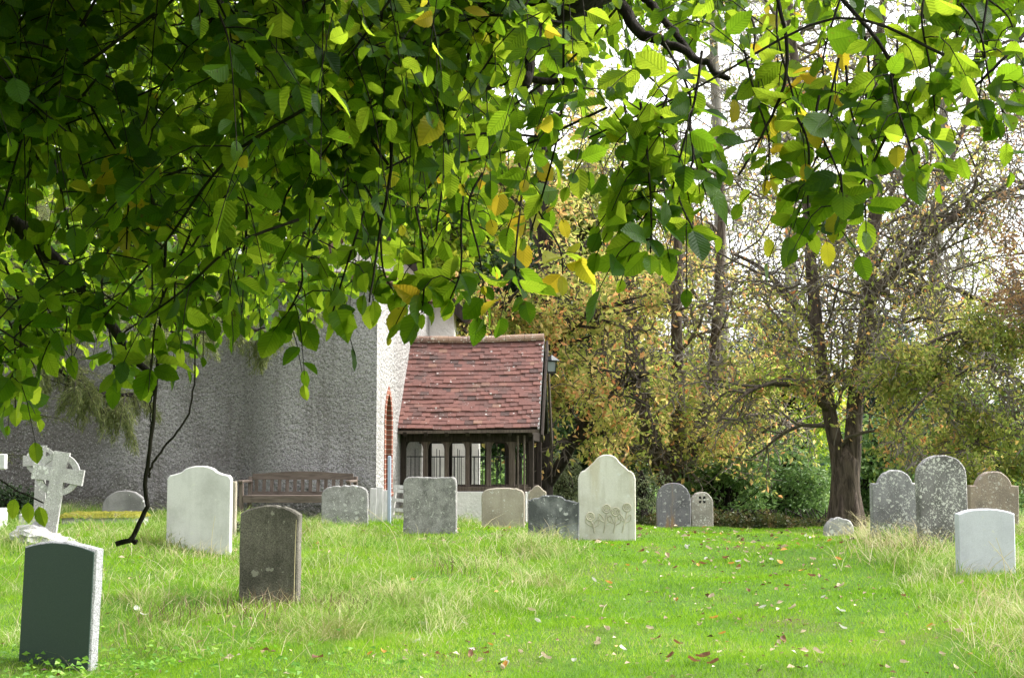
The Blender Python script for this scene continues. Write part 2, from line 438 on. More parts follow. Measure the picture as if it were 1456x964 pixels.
for k in range(len(arch) - 1):
    quad(a, [EW(*ol[k], .012), EW(*ol[k + 1], .012), EW(*arch[k + 1], .012), EW(*arch[k], .012)])
    quad(a, [EW(*ol[k], -.01), EW(*ol[k + 1], -.01), EW(*ol[k + 1], .012), EW(*ol[k], .012)])
win = a.build('window_surround', M_brick, church, CO)
win['label'] = 'red brick arched surround of the narrow church window'
a = Acc(); n0 = len(arch)
a.add(np.array([EW(s, z, -.2) for s, z in arch]), [list(range(n0))])
a.build('window_pane', M_glass, win, CO)
a = Acc(); a.box(EW(sm, zb - .03, .02), (.10, .70, .07), None, 0, .008); a.build('window_sill', M_brick, win, CO)

# lean-to roof over the aisle, main nave behind with its gable towards us
t = NT('old_roof_tiles'); c = t.coord()
M_oldroof = t.done(t.bsdf(t.mix(t.ramp(t.noise(c, 9, 6), .35, .7), (.12, .06, .045), (.2, .14, .11)), .9, .15, t.bump(t.noise(t.mapping(c, (6, 1, 20)), 2, 4), .8, .03)))
def slab(A_, p, th):
    p = np.array(p, float); n = np.cross(p[1] - p[0], p[2] - p[0]); n /= np.linalg.norm(n)
    v = np.concatenate([p, p - n * th]); m = len(p)
    f4 = [[k, (k + 1) % m, (k + 1) % m + m, k + m][::-1] for k in range(m)]
    A_.add(v, f4); A_.f.append(np.array([list(range(m)), list(range(2 * m - 1, m - 1, -1))]) + A_.n - 2 * m)
a = Acc()
xl = -9.5
o_ = udir * .12
pl = [(xl, 24.0, Z1 - .1), (A[0] + o_[0] - vdir[0] * .25, A[1] + o_[1] - .25, Z1 - .02), (A[0] + o_[0] + vdir[0] * 6, A[1] + o_[1] + vdir[1] * 6, Z1 + .26), (xl, 29.0, Z1 + .26)]
slab(a, [pl[0], pl[1], pl[2], pl[3]], .12)
a.build('aisle_roof', M_oldroof, church, CO)
ng = 28.55; xe = P(645, 600, ng).x; ze = P(645, 436, ng).z; xa = xe - 1.7; za_ = ze + 1.75; xo = xa - 1.7
a = Acc()
nv = [(xo, ng, Z0), (xe, ng, Z0), (xe, ng, ze), (xa, ng, za_), (xo, ng, ze)]
a.add(nv, [[0, 1, 2, 3, 4]]); a.add([(xe, ng, Z0), (xe, ng + 9, Z0), (xe, ng + 9, ze), (xe, ng, ze)], [[0, 1, 2, 3]])
a.add([(xo, ng, Z0), (xo, ng + 9, Z0), (xo, ng + 9, ze), (xo, ng, ze)], [[3, 2, 1, 0]])
bx_ = P(682, 600, ng).x                                                   # stepped buttress low on the nave corner
a.box(((xe + bx_) / 2, ng + .3, .9), (bx_ - xe, .58, 2.6), None, 0, .02)
a.build('nave_wall', M_limewash, church, CO)
a = Acc()
slab(a, [(xa, ng - .25, za_ + .12), (xa, ng + 9, za_ + .12), (xe + .3, ng + 9, ze - .16), (xe + .3, ng - .25, ze - .16)][::-1], .1)
slab(a, [(xa, ng - .25, za_ + .12), (xa, ng + 9, za_ + .12), (xo - .3, ng + 9, ze - .16), (xo - .3, ng - .25, ze - .16)], .1)
a.build('nave_roof', M_oldroof, church, CO)
a = Acc(); a.beam((xa, ng - .28, za_ - .02), (xe + .3, ng - .28, ze - .30), .05, .2, 0, .005); a.build('bargeboard', M_dark_oak, church, CO)
a = Acc(); pd = P(604, 500, ng - .06); a.tube([(pd.x, ng - .07, z) for z in (.3, 2, 4, ze + .9)], .045, 8)
for z in (1.2, 3.0, 4.6): a.tube([(pd.x, ng - .07, z), (pd.x, ng - .07, z + .07)], .06, 8)
a.build('downpipe', M_iron, church, CO)

# ------------------------------------------------------------------ porch (a part of the church)
PO = A + vdir * 2.1                                    # near eave, at the church end
def PW(u, v, z): q = PO + udir * u + vdir * v; return np.array((q[0], q[1], z))
PZ = gz(*PW(1.1, .3, 0)[:2])
LEN, HALF, ZE, ZR = 2.36, 1.52, 2.07, 3.66
SILL = 1.11
prot = np.array([[udir[0], vdir[0], 0], [udir[1], vdir[1], 0], [0, 0, 1.]])
a = Acc()
a.box(PW(1.13, .36, (SILL - .07 + PZ - .3) / 2), (2.02, .22, SILL - .07 - PZ + .3), prot, 0, .015)     # dwarf walls
porch = a.build('porch', M_limewash, church, CO); porch['label'] = 'open timber porch with red clay tiled roof on pale low walls'
def pbuild(acc, name, mat, parent=porch, **k): return acc.build(name, mat, parent, CO, **k)
a = Acc(); a.box(PW(1.13, 2.68, (SILL - .07 + PZ - .3) / 2), (2.02, .22, SILL - .07 - PZ + .3), prot, 0, .015); pbuild(a, 'low_wall', M_limewash)
# tiles
t = NT('clay_tiles'); c = t.coord(); r_ = t.attr('rnd')
col = t.cramp(r_, [(0, (.09, .06, .055)), (.2, (.14, .075, .066)), (.5, (.175, .085, .073)), (.8, (.205, .098, .082)), (1, (.24, .14, .105))])
col = t.mix(t.ramp(t.noise(c, 2.6, 5), .5, .72, 0, .6), col, (.095, .075, .07))
lv = t.voro(c, 13); lk = t.n_sep(t.voro(c, 13, out='Color'))
lm = t.math('MULTIPLY', t.ramp(lv, .16, .3, 1, 0), t.math('LESS_THAN', lk, .11))
lv2 = t.voro(c, 40); lk2 = t.n_sep(t.voro(c, 40, out='Color'))
lm = t.math('MAXIMUM', lm, t.math('MULTIPLY', t.ramp(lv2, .2, .36, 1, 0), t.math('LESS_THAN', lk2, .055)))
lm = t.math('MULTIPLY', lm, t.ramp(t.noise(c, 3, 3), .4, .6, .25, 1))
col = t.mix(lm, col, (.52, .49, .46))
M_tile = t.done(t.bsdf(col, .85, .2, t.bump(t.noise(c, 50, 5), .5, .01)))
a = Acc(); NC, NTL = 22, 16
slope = math.hypot(HALF, ZR - ZE); sang = math.atan2(ZR - ZE, HALF)
for side in (0, 1):
    for ci in range(NC):
        f = ci / NC; ph = (ci % 2) * .5
        for k in range(-1, NTL + 1):
            u0 = (k + ph) * LEN / NTL; u1 = u0 + LEN / NTL
            u0 = max(u0, 0); u1 = min(u1, LEN)
            if u1 - u0 < .02: continue
            uc = (u0 + u1) / 2
            sag = -.028 * math.sin(math.pi * uc / LEN) + .012 * uc + .008 * math.sin(uc * 5.1 + ci * .7) + .006 * math.sin(ci * 1.9)
            vv = f * HALF; z = ZE + f * (ZR - ZE) + sag
            tl = slope / NC * 1.35
            jt = RNG.normal(0, .005); ja = RNG.normal(0, .02)
            ang = sang - .11 + ja
            dv, dz = math.cos(ang), math.sin(ang)
            cv = vv + dv * tl / 2; cz = z + dz * tl / 2 + .018 + jt
            if side: cv = 2 * HALF - cv; dv = -dv
            rl = RNG.normal(0, .006)
            ax_u = np.array([math.cos(rl), 0, math.sin(rl)]); ax_s = np.array([0, dv, dz]); ax_n = np.cross(ax_u, ax_s)
            Rl = np.stack([ax_u, ax_s, ax_n], 1)
            a.box(PW(uc, cv, cz), (u1 - u0 - .0025, tl, .019), prot @ Rl, float(np.clip(RNG.normal(.5, .22), 0, 1)))
pbuild(a, 'tiled_roof', M_tile)
a = Acc()                                                # boarding under the tiles
for sgn in (0, 1):
    v0, v1 = (.03, HALF) if not sgn else (2 * HALF - .03, HALF)
    p_ = [PW(.02, v0, ZE - .015), PW(LEN - .03, v0, ZE - .005), PW(LEN - .03, v1, ZR - .03), PW(.02, v1, ZR - .03)]
    slab(a, p_ if not sgn else p_[::-1], .03)
for u in np.linspace(.12, LEN - .15, 7):
    for sgn in (0, 1):
        v0 = .02 if not sgn else 2 * HALF - .02
        a.beam(PW(u, v0, ZE - .09), PW(u, HALF, ZR - .12), .06, .09)
pbuild(a, 'rafters', M_dark_oak).name = 'roof_boarding'
M_ridge = mat_stone('ridge_clay', (.30, .20, .14), (.17, .10, .08), (.5, .47, .4), .4, 22, .2)
a = Acc(); nr_ = 7
for k in range(nr_):
    u0 = k * LEN / nr_ + .003; u1 = (k + 1) * LEN / nr_ - .003
    sg = lambda u: ZR - .025 * math.sin(math.pi * u / LEN) + .012 * u + .0
    vs = []
    for u in (u0, u1):
        for th in np.linspace(-.15 * math.pi, 1.15 * math.pi, 9): vs.append(PW(u, HALF - math.cos(th) * .105, sg(u) + .01 + math.sin(th) * .085 + (k % 2) * .004))
    a.add(vs, [[q, q + 1, q + 10, q + 9] for q in range(8)] + [])
    a.f.append(np.array([list(range(8, -1, -1)), list(range(9, 18))]) + a.n - 18)
pbuild(a, 'ridge_tiles', M_ridge)
a = Acc()                                                # mortar verge on the gable end
for sgn in (0, 1):
    v0 = -.02 if not sgn else 2 * HALF + .02
    a.beam(PW(LEN - .012, v0, ZE + .0), PW(LEN - .012, HALF, ZR + .02), .03, .035)
pbuild(a, 'verge', M_white_render)
for sgn in (0, 1):
    a = Acc(); v0 = -.10 if not sgn else 2 * HALF + .12
    zz0 = ZE - .16 if not sgn else ZE - .22
    a.beam(PW(LEN + .05, v0, zz0), PW(LEN + .05, HALF, ZR - .07), .035, .19, 0, .004)
    pbuild(a, 'bargeboard', M_oak if sgn else M_dark_oak)
a = Acc(); a.beam(PW(-.02, .02, ZE - .05), PW(LEN, .0, ZE - .03), .03, .05); pbuild(a, 'eaves_board', M_oak)
# timber frame: wall plates, tie beams, posts with curved heads
a = Acc()
for v in (.36, 2.68):
    a.beam(PW(.0, v, 1.95), PW(2.22, v, 1.95), .13, .17, 0, .008)
a.beam(PW(2.15, .36, 1.975), PW(2.15, 2.68, 1.975), .13, .17, 0, .008)
a.beam(PW(2.15, HALF, 2.0), PW(2.15, HALF, ZR - .15), .10, .10)
pbuild(a, 'wall_plate', M_dark_oak)
for v in (.36, 2.68):
    a = Acc(); a.beam(PW(.0, v, SILL - .03), PW(2.2, v, SILL - .03), .16, .08, 0, .006); pbuild(a, 'sill_beam', M_oak)
us = [(568 + 578) / 2, 605, 635, 664.5, 695, 728]
def u_at(px, v):                                        # position along the porch of a post seen at photo column px
    lo, hi = -1.0, 4.0
    for _ in range(40):
        m = (lo + hi) / 2; q = PW(m, v, 1.4)
        if to_px(*q)[0] < px: lo = m
        else: hi = m
    return lo
pu = [u_at(p, .36) for p in us]
def post(u, v, w, mat):
    a = Acc(); a.box(PW(u, v, (SILL + .01 + 1.9) / 2), (w, .11, 1.9 - SILL - .01), prot, 0, .008)
    for s in ((-1, 1) if v < 1 else ()):                # curved head brackets
        n_ = 7; arc = [(w / 2 + .075 * (1 - math.cos(q)), 1.70 + .165 * math.sin(q)) for q in np.linspace(0, math.pi / 2, n_)]
        pf = [(w / 2 - .01, 1.70)] + arc + [(w / 2 + .075, 1.875), (w / 2 - .01, 1.875)]
        vs = [PW(u + s * x, v + y, z) for y in (-.03, .03) for x, z in pf]; m = len(pf)
        a.add(vs, [[k, (k + 1) % m, (k + 1) % m + m, k + m] for k in range(m)]); a.f.append(np.array([list(range(m)), list(range(m, 2 * m))]) + a.n - 2 * m)
    return pbuild(a, 'post', mat)
for k, u in enumerate(pu): post(u, .36, [.10, .075, .068, .066, .075, .10][k], M_dark_oak if k == 0 else M_oak)
for k, u in enumerate(pu): post(u + .13, 2.68, .10, M_dark_oak)
for v in (.36, 2.68):
    a = Acc(); a.box(PW(2.2, v, (1.9 + PZ) / 2), (.09, .13, 1.9 - PZ + .2), prot, 0, .01); pbuild(a, 'corner_post', M_dark_oak)
for px in (736.5, 745.5):
    a = Acc(); u = u_at(px, .20); a.tube([PW(u, .20, z) for z in (PZ - .1, 1.0, 1.6, ZE - .1)], .017, 7); pbuild(a, 'downpipe', M_oak)
for v, nb in ((.45, 5), (2.58, 4)):                         # wrought iron grilles between the posts
    for k in range(5):
        a = Acc(); ua, ub = pu[k] + .05, pu[k + 1] - .05
        if v > 1: ua += .1; ub += .1
        for q in range(1, nb - 1): a.tube([PW(ua + (ub - ua) * q / (nb - 1), v, SILL), PW(ua + (ub - ua) * q / (nb - 1), v, 1.75 - .12 * (q % 2))], .0065, 5)
        for z in (1.62,): a.beam(PW(ua, v, z), PW(ub, v, z), .006, .016)
        pbuild(a, 'iron_grille', M_iron)
a = Acc(); a.box(PW(1.1, 1.5, PZ + .02), (2.3, 2.4, .12), prot); pbuild(a, 'floor_slab', M_render)

# lantern hanging at the gable end of the porch
lp = P(784, 505, 26.0)
lan = empty('lantern', (lp.x, lp.y, lp.z - .33), 'small black lantern hung from a bracket on the porch gable', 'lantern')
LO = np.array(lan.location)
a = Acc(); w = .085
for sx in (-1, 1):
    for sy in (-1, 1): a.beam(LO + (sx * w * .8, sy * w * .8, .03), LO + (sx * w, sy * w, .22), .014, .014)
a.box(LO + (0, 0, .02), (.17, .17, .025)); a.box(LO + (0, 0, .225), (.2, .2, .015))
M_lead = mat_simple('grey_painted_metal', (.06, .07, .075), .5, .4)
a.build('frame', M_iron, lan, LO)
a = Acc(); a.tube([LO + (0, 0, .233), LO + (0, 0, .30), LO + (0, 0, .33)], [.15, .055, .015], 4); a.build('cap', M_lead, lan, LO)
t = NT('lantern_glass'); a = Acc(); a.box(LO + (0, 0, .125), (.13, .13, .17)); a.build('pane', t.done(t.bsdf((.25, .29, .28), .08, .6, None)), lan, LO)
a = Acc(); q0 = PW(LEN + .02, HALF + .1, LO[2] + .36); a.tube([q0, (LO + q0 + (0, 0, .36)) / 2 if False else LO + (0, 0, .36), LO + (0, 0, .33)], .01, 5); a.build('bracket', M_iron, lan, LO)

# ------------------------------------------------------------------ headstones
def arc_top(kind, t):
    """drop of the top edge below the crown, as a fraction of half the width, at t in -1..1"""
    x = abs(t)
    if kind == 'segment': return .30 * (1 - math.sqrt(max(0, 1 - (x * .75) ** 2))) / .339
    if kind == 'camber': return .16 * x ** 2.2
    if kind == 'round': return 1 - math.sqrt(max(0, 1 - x * x))
    if kind == 'gothic': return 1.05 * (1 - math.sqrt(max(0, 1 - (x ** 1.12) ** 2)))
    if kind == 'tall_round': return .82 * (1 - math.sqrt(max(0, 1 - x ** 2.2)))
    if kind == 'ogee':                                   # raised round centre, concave shoulders, flat ends
        if x < .5: return .26 * (1 - math.sqrt(max(0, 1 - (x / .56) ** 2)))
        if x < .82: return .145 + .125 * (1 - ((.82 - x) / .32)) ** .6 + .0
        return .285 + .15 * max(0, (x - .93)) / .07 * .8
    if kind == 'shoulder':                               # round head between square shoulders
        if x < .70: return .62 * (1 - math.sqrt(max(0, 1 - (x / .72) ** 2)))
        if x < .74: return .56
        return .54 + .06 * (x - .74)
    if kind == 'bell':
        if x < .42: return .40 * (1 - math.sqrt(max(0, 1 - (x / .46) ** 2)))
        if x < .78: return .235 + .33 * ((x - .42) / .36) ** 1.0
        return .56 + .38 * (1 - math.sqrt(max(0, 1 - ((x - .78) / .225) ** 2)))
    if kind == 'rect': return .0 if x < .78 else .22 * (1 - math.sqrt(max(0, 1 - ((x - .78) / .22) ** 2)))
    if kind == 'softrect': return .04 * x + (0 if x < .5 else .34 * (1 - math.sqrt(max(0, 1 - ((x - .5) / .5) ** 2))))
    if kind == 'wave': return .09 - .09 * math.cos(t * 3.6 + .3) + (.05 if x > .9 else 0) + .12 * (t + 1) * .5
    return 0
def slab_mesh(name, w, h, th, kind, mat, parent=None, rough=.0, bev=.008, seed=0, n=41, thin_front=None):
    rg = np.random.default_rng(seed + 11)
    ts = np.linspace(-1, 1, n)
    ts = np.sign(ts) * np.abs(ts) ** .9
    nzv = np.interp(np.linspace(0, 1, n), np.linspace(0, 1, 15), rg.normal(0, 1, 15)) * rough
    top = np.array([h - arc_top(kind, float(t)) * w / 2 for t in ts]) + nzv
    xs = ts * w / 2
    side = np.linspace(-.25, 1, 9)[:-1]
    zl = top[0]; zr = top[-1]
    out = [(xs[0] + rg.normal(0, rough * .6), -.25 + (zl + .25) * q) for q in np.linspace(0, 1, 9)[:-1]]
    out += list(zip(xs, top))
    out += [(xs[-1] + rg.normal(0, rough * .6), zr - (zr + .25) * q) for q in np.linspace(0, 1, 9)[1:]]
    out = np.array(out); cen = np.array([0, h * .5])
    ins = out.copy(); ins[:, 0] *= (w / 2 - bev) / (w / 2); ins[:, 1] = np.where(out[:, 1] > h * .5, out[:, 1] - bev, out[:, 1])
    m = len(out)
    rings = [(ins, -th / 2), (out, -th / 2 + bev), (out, th / 2 - bev), (ins, th / 2)]
    V = np.concatenate([np.stack([r[:, 0], np.full(m, y), r[:, 1]], 1) for r, y in rings])
    if rough > .004: 
        V[m:3 * m, 1] += rg.normal(0, rough * .5, 2 * m)
    f = []
    for k in range(3):
        for q in range(m): f.append([k * m + q, k * m + (q + 1) % m, (k + 1) * m + (q + 1) % m, (k + 1) * m + q][::-1])
    a = Acc(); a.add(V, f)
    a.f.append(np.array([list(range(m))[::-1], list(range(3 * m, 4 * m))]))
    return a.build(name, mat, parent)

S = mat_stone
stone_mats = {}
SPEC = [
 # x0, x1, ytop, ybase, d, kind, rot deg (+ turns the face to the left), lean deg sideways, thick, material args, label
 ('dark', 343, 428, 718, 853, 13.0, 'segment', 9, .3, .11, dict(base=(.17, .155, .125), dark=(.075, .07, .055), lichen=(.27, .26, .21), lich=.05, streak=.55, speck=.3), 'dark grey brown headstone with curved top in the long grass, its edge chipped', .004),
 ('white', 239, 331, 662, 783, 17.0, 'ogee', 5, 0, .09, dict(base=(.63, .62, .60), dark=(.48, .475, .45), lich=.02, streak=.4, speck=.05, bump=.12), 'clean white headstone with ogee shouldered top left of the wooden bench', .001),
 ('tan', 318, 336.5, 684, 772, 18.6, 'rect', 4, 0, .08, dict(base=(.42, .37, .29), dark=(.3, .26, .2), lich=.1), 'tan headstone mostly hidden behind the clean white headstone', .002),
 ('lowgrey', 147, 209, 697, 742, 20.6, 'tall_round', 0, 0, .1, dict(base=(.30, .29, .285), dark=(.17, .165, .16), lich=.1, streak=.6), 'low round topped grey headstone behind the mossy ledger slab', .002),
 ('bench_side', 459, 524, 690, 746, 20.6, 'softrect', -3, -1, .14, dict(base=(.37, .36, .35), dark=(.19, .185, .175), lich=.3, lsize=14, lichen=(.5, .5, .47), speck=.22, dscale=7), 'squat weathered grey headstone with rounded corners in front of the bench end', .006),
 ('grey', 575, 650, 678, 758, 19.0, 'rect', 3, -.5, .13, dict(base=(.36, .35, .335), dark=(.19, .185, .175), lich=.2, lsize=30, lichen=(.47, .46, .43), speck=.28, dscale=11), 'broad square topped grey headstone before the porch openings', .005),
 ('buff', 685, 746, 693, 752, 20.6, 'softrect', 2, 0, .1, dict(base=(.43, .385, .31), dark=(.31, .27, .21), lich=.10, lsize=26), 'small buff headstone against the low wall of the porch', .003),
 ('wavy', 751, 823, 702, 771, 18.5, 'wave', 3, .5, .12, dict(base=(.27, .275, .275), dark=(.085, .09, .09), lich=.12, dscale=1.6, dlo=.42, dhi=.6, streak=.8, lichen=(.5, .5, .49)), 'dark stained headstone with wavy top left of the rose carved stone', .006),
 ('rose', 822, 903, 646, 764, 19.2, 'bell', 0, 0, .11, dict(base=(.65, .635, .56), dark=(.46, .44, .35), lich=.06, streak=.55, dscale=1.8, speck=.06, bump=.15, extra=(.46, .40, .24, .45)), 'tall cream headstone with a bell shaped top and carved roses along its foot', .002),
 ('purple', 933, 981.5, 686, 753, 24.0, 'gothic', 2, 0, .12, dict(base=(.20, .19, .205), dark=(.11, .105, .115), lich=.3, lsize=18, lichen=(.42, .41, .40), extra=(.38, .22, .08, .75)), 'dark slate grey headstone with an orange stain and round pointed top', .003),
 ('cross', 981.5, 1013, 699, 754, 24.2, 'round', -4, 0, .12, dict(base=(.42, .38, .33), dark=(.24, .22, .19), lich=.25, lsize=20, streak=.5), 'small narrow headstone pierced by a four petal cross', .004),
 ('tiny', 1171, 1212, 736, 768, 22.0, 'tall_round', -4, 2, .13, dict(base=(.42, .41, .41), dark=(.2, .2, .2), lich=.45, lsize=12), 'tiny low pale headstone at the foot of the forked tree', .008),
 ('right_back', 1237, 1305, 668, 758, 17.6, 'shoulder', -4, 0, .11, dict(base=(.27, .265, .275), dark=(.15, .145, .15), lich=.7, lsize=21, lichen=(.55, .55, .52)), 'lichen spotted grey headstone with square shoulders left of the tallest arched stone', .003),
 ('tall', 1303, 1373, 647, 784, 16.0, 'tall_round', -5, -.8, .12, dict(base=(.235, .225, .225), dark=(.115, .11, .105), lich=.9, lsize=23, lichen=(.62, .61, .57), streak=.7), 'tallest round topped dark headstone covered in white lichen spots', .003),
 ('brown', 1374, 1446, 670, 757, 18.2, 'shoulder', -6, .5, .11, dict(base=(.32, .255, .20), dark=(.20, .165, .14), lich=.3, lsize=30, lichen=(.48, .45, .40)), 'brown headstone with square shoulders behind the pale blue white stone', .003),
 ('bluewhite', 1358, 1441, 723, 812, 14.0, 'camber', -6, 0, .09, dict(base=(.58, .59, .65), dark=(.48, .49, .545), lich=.02, streak=.25, speck=.06, bump=.1), 'clean pale blue white headstone with gently cambered top on the grassy bank', .001),
 ('ornate', 751, 777, 690, 750, 22.6, 'bell', 0, 0, .1, dict(base=(.42, .36, .28), dark=(.28, .24, .19), lich=.2), 'buff headstone peeping up behind the wavy topped dark stone', .003),
]
STONES = {}
for k, (key, x0, x1, yt, yb, d, kind, rot, lean, th, margs, label, rough) in enumerate(SPEC):
    pc = P((x0 + x1) / 2, yt, d)
    w = (x1 - x0) / F * d / math.cos(R(rot)); z0 = gz(pc.x, pc.y); h = pc.z - z0
    o = slab_mesh('headstone', w, h, th, kind, S(key + '_stone', seed=k + 1.0, **margs), None, rough, min(.012, th * .12), k)
    o.location = (pc.x, pc.y, z0); o.rotation_euler = (0, R(lean), R(-rot))
    tag(o, label, 'headstone', 'headstones in the churchyard'); STONES[key] = (o, w, h, th)

# green granite stone in front: rough pale granite body, polished dark face
x0, x1, d = 28, 146, 10.5; pc = P(87, 769, d); z0 = gz(pc.x, pc.y); h = pc.z - z0; w = .60; th = .10
t = NT('pale_granite'); c = t.coord()
col = t.cramp(t.noise(c, 130, 4, .7), [(.36, (.16, .16, .16)), (.5, (.42, .42, .43)), (.62, (.62, .62, .64))])
M_granite = t.done(t.bsdf(col, .8, .3, t.bump(t.noise(c, 45, 5, .7), 1.0, .03)))
o = slab_mesh('headstone', w, h, th, 'camber', M_granite, None, .004, .012, 77)
o.location = (pc.x, pc.y, z0); o.rotation_euler = (0, R(2.0), R(-20))
tag(o, 'nearest headstone with polished dark green face and rough pale granite edges', 'headstone', 'headstones in the churchyard')
t = NT('polished_green'); c = t.coord()
col = t.cramp(t.noise(c, 300, 3, .7), [(.35, (.016, .034, .027)), (.55, (.032, .056, .046)), (.7, (.06, .088, .076))])
M_pol = t.done(t.bsdf(col, .42, .4))
f_ = slab_mesh('polished_face', w - .022, h - .014, .012, 'camber', M_pol, o, 0, .002, 5); f_.location = (0, -th / 2 - .004, 0)
f_['label'] = 'smooth dark green face of the nearest headstone'

# carved roses
o, w, h, th = STONES['rose']
M_rosecut = mat_simple('carved_stone', (.47, .44, .34), .9, .1)
def rose_local(px, py): q = P(px, py, 19.2); return (q.x - o.location.x, q.z - o.location.z)
for (hx, hy, bx, by, s) in ((839, 734, 845, 757, 1), (862, 723, 858, 757, 1), (875, 727, 872, 757, 1), (891, 721, 884, 757, 1)):
    a = Acc(); X, Z = rose_local(hx, hy); XB, ZB = rose_local(bx, by); yf = -th / 2 - .001
    rr = .052 * s
    cc = [(X + rr * math.cos(q), yf, Z + rr * math.sin(q)) for q in np.linspace(0, 2 * math.pi, 15)]; a.tube(cc, .010, 6)
    cc = [(X + rr * (.75 - q * .09) * math.cos(q * 1.6), yf, Z + rr * (.72 - q * .09) * math.sin(q * 1.6)) for q in np.linspace(0, 6.5, 16)]; a.tube(cc, .008, 6)
    a.tube(spline([(X, yf, Z - rr), ((X + XB) / 2 + .01, yf, (Z + ZB) / 2), (XB, yf, ZB)], 7), .009, 6)
    for sg in (-1, 1):
        mx, mz = (X + XB) / 2, (Z + ZB) / 2 - .01 * sg
        mz -= .03
        lf = [(mx, yf, mz), (mx + sg * .03, yf, mz + .07), (mx + sg * .08, yf, mz + .11), (mx + sg * .075, yf, mz + .04), (mx, yf, mz)]
        a.tube(spline(lf, 12), .007, 5)
    a.build('rose_carving', M_rosecut, o)
# four petal cross: raised dark inserts painted as the shade inside its holes
o, w, h, th = STONES['cross']
M_hollow_shade = mat_simple('hollow_shade', (.02, .019, .018), .95, .1)
a = Acc(); cz = h - (710 - 699) / F * 24.2
for q in range(4):
    an = q * math.pi / 2 + math.pi / 4; u = np.array([math.cos(an), 0, math.sin(an)]); s_ = np.array([-math.sin(an), 0, math.cos(an)])
    b0 = np.array([0, -th / 2 - .002, cz]) + u * .012
    v = [b0, b0 + u * .045 + s_ * .026, b0 + u * .062, b0 + u * .045 - s_ * .026]
    a.add(v + [p + np.array([0, .01, 0]) for p in v], [[3, 2, 1, 0], [0, 1, 5, 4], [1, 2, 6, 5], [2, 3, 7, 6], [3, 0, 4, 7]])
a.build('cross_petals', M_hollow_shade, o)

# Celtic crosses
def celtic(label, px, ytop, ybase, d, arm_px, rot, lean, mat, base_kind):
    pc = P(px, ytop, d); xb = P(px, ybase, d).x; z0 = gz(xb, d); h = pc.z - z0
    t_ = empty('celtic_cross', (xb, d, z0), label, 'celtic cross', 'celtic crosses by the church wall'); 
    t_.rotation_euler = (0, R(lean), R(-rot))
    aw = arm_px / F * d; cz = h - aw * .46; ww = aw * .27; dp = .13
    a = Acc()
    # shaft tapering upward, arms flaring at their ends
    def prism(pts, y0, y1):
        m = len(pts); V = [(x, y0, z) for x, z in pts] + [(x, y1, z) for x, z in pts]
        a.add(V, [[k, (k + 1) % m, (k + 1) % m + m, k + m] for k in range(m)]); a.f.append(np.array([list(range(m))[::-1], list(range(m, 2 * m))]) + a.n - 2 * m)
    b = ww / 2; e = aw / 2; f = b * 1.18
    sh = [(-b * 1.35, -.15), (b * 1.35, -.15), (b, cz - b), (e - .0, cz - f), (e, cz + f), (b, cz + b), (f, h), (-f, h), (-b, cz + b), (-e, cz + f), (-e, cz - f), (-b, cz - b)]
    prism(sh, -dp / 2, dp / 2)
    a.build('cross', mat, t_)
    a = Acc(); ro, ri = aw * .43, aw * .315; n = 40
    th = np.linspace(0, 2 * np.pi, n, endpoint=False); V = []
    for r_, y in ((ri, -dp * .36), (ro, -dp * .36), (ro, dp * .36), (ri, dp * .36)):
        V += [(r_ * math.cos(q), y, cz + r_ * math.sin(q)) for q in th]
    fs = [[k * n + q, k * n + (q + 1) % n, ((k + 1) % 4) * n + (q + 1) % n, ((k + 1) % 4) * n + q] for k in range(4) for q in range(n)]
    a.add(V, fs); a.build('ring', mat, t_)
    a = Acc()
    if base_kind == 'rock':
        rg = np.random.default_rng(3); n1, n2 = 22, 8; V = []
        for q in range(n2):
            el = q / (n2 - 1) * math.pi / 2
            for k in range(n1):
                az = k / n1 * 2 * math.pi; r0 = 1 + rg.normal(0, .07)
                V.append((.40 * math.cos(az) * math.cos(el) ** .7 * r0, .32 * math.sin(az) * math.cos(el) ** .7 * r0, -.06 + .20 * math.sin(el) * r0 - .05 * math.cos(az)))
        a.add(V, [[q * n1 + k, q * n1 + (k + 1) % n1, (q + 1) * n1 + (k + 1) % n1, (q + 1) * n1 + k] for q in range(n2 - 1) for k in range(n1)])
        a.build('rock_base', mat, t_)
    else:
        a.box((0, 0, .05), (.48, .4, .26), None, 0, .015); a.build('plinth', mat, t_)
M_cross = S('pale_cross_stone', (.50, .49, .47), (.33, .325, .31), lich=.35, lsize=22, lichen=(.66, .66, .63), speck=.2, seed=21, bump=1.0)
M_cross2 = S('grey_cross_stone', (.42, .415, .40), (.28, .275, .26), lich=.3, lsize=22, speck=.15, seed=22, bump=.8)
celtic('pale lichened celtic cross leaning right on a rough rock base', 66, 641, 756, 16.5, 70, -10, 8.5, M_cross, 'rock')
celtic('upright grey celtic cross standing behind the leaning one', 56, 633, 738, 19.2, 48, -14, 0, M_cross2, 'block')
# cross at the left border
M_c3 = S('white_marble', (.60, .60, .58), (.45, .45, .43), lich=.1, seed=23)
pc = P(-12, 625, 18.3); zz_ = gz(pc.x, 18.3); hh = pc.z - zz_
o = empty('stone_cross', (pc.x, 18.3, zz_), 'white stone cross cut off by the left border', 'stone cross')
a = Acc(); a.box((0, 0, hh / 2 - .1), (.13, .11, hh + .2), None, 0, .01); a.box((0, 0, hh - .27), (.38, .10, .19), None, 0, .01); a.build('cross', M_c3, o)
a = Acc(); a.box((0, 0, .12), (.36, .3, .34), None, 0, .012); a.build('plinth', M_c3, o)
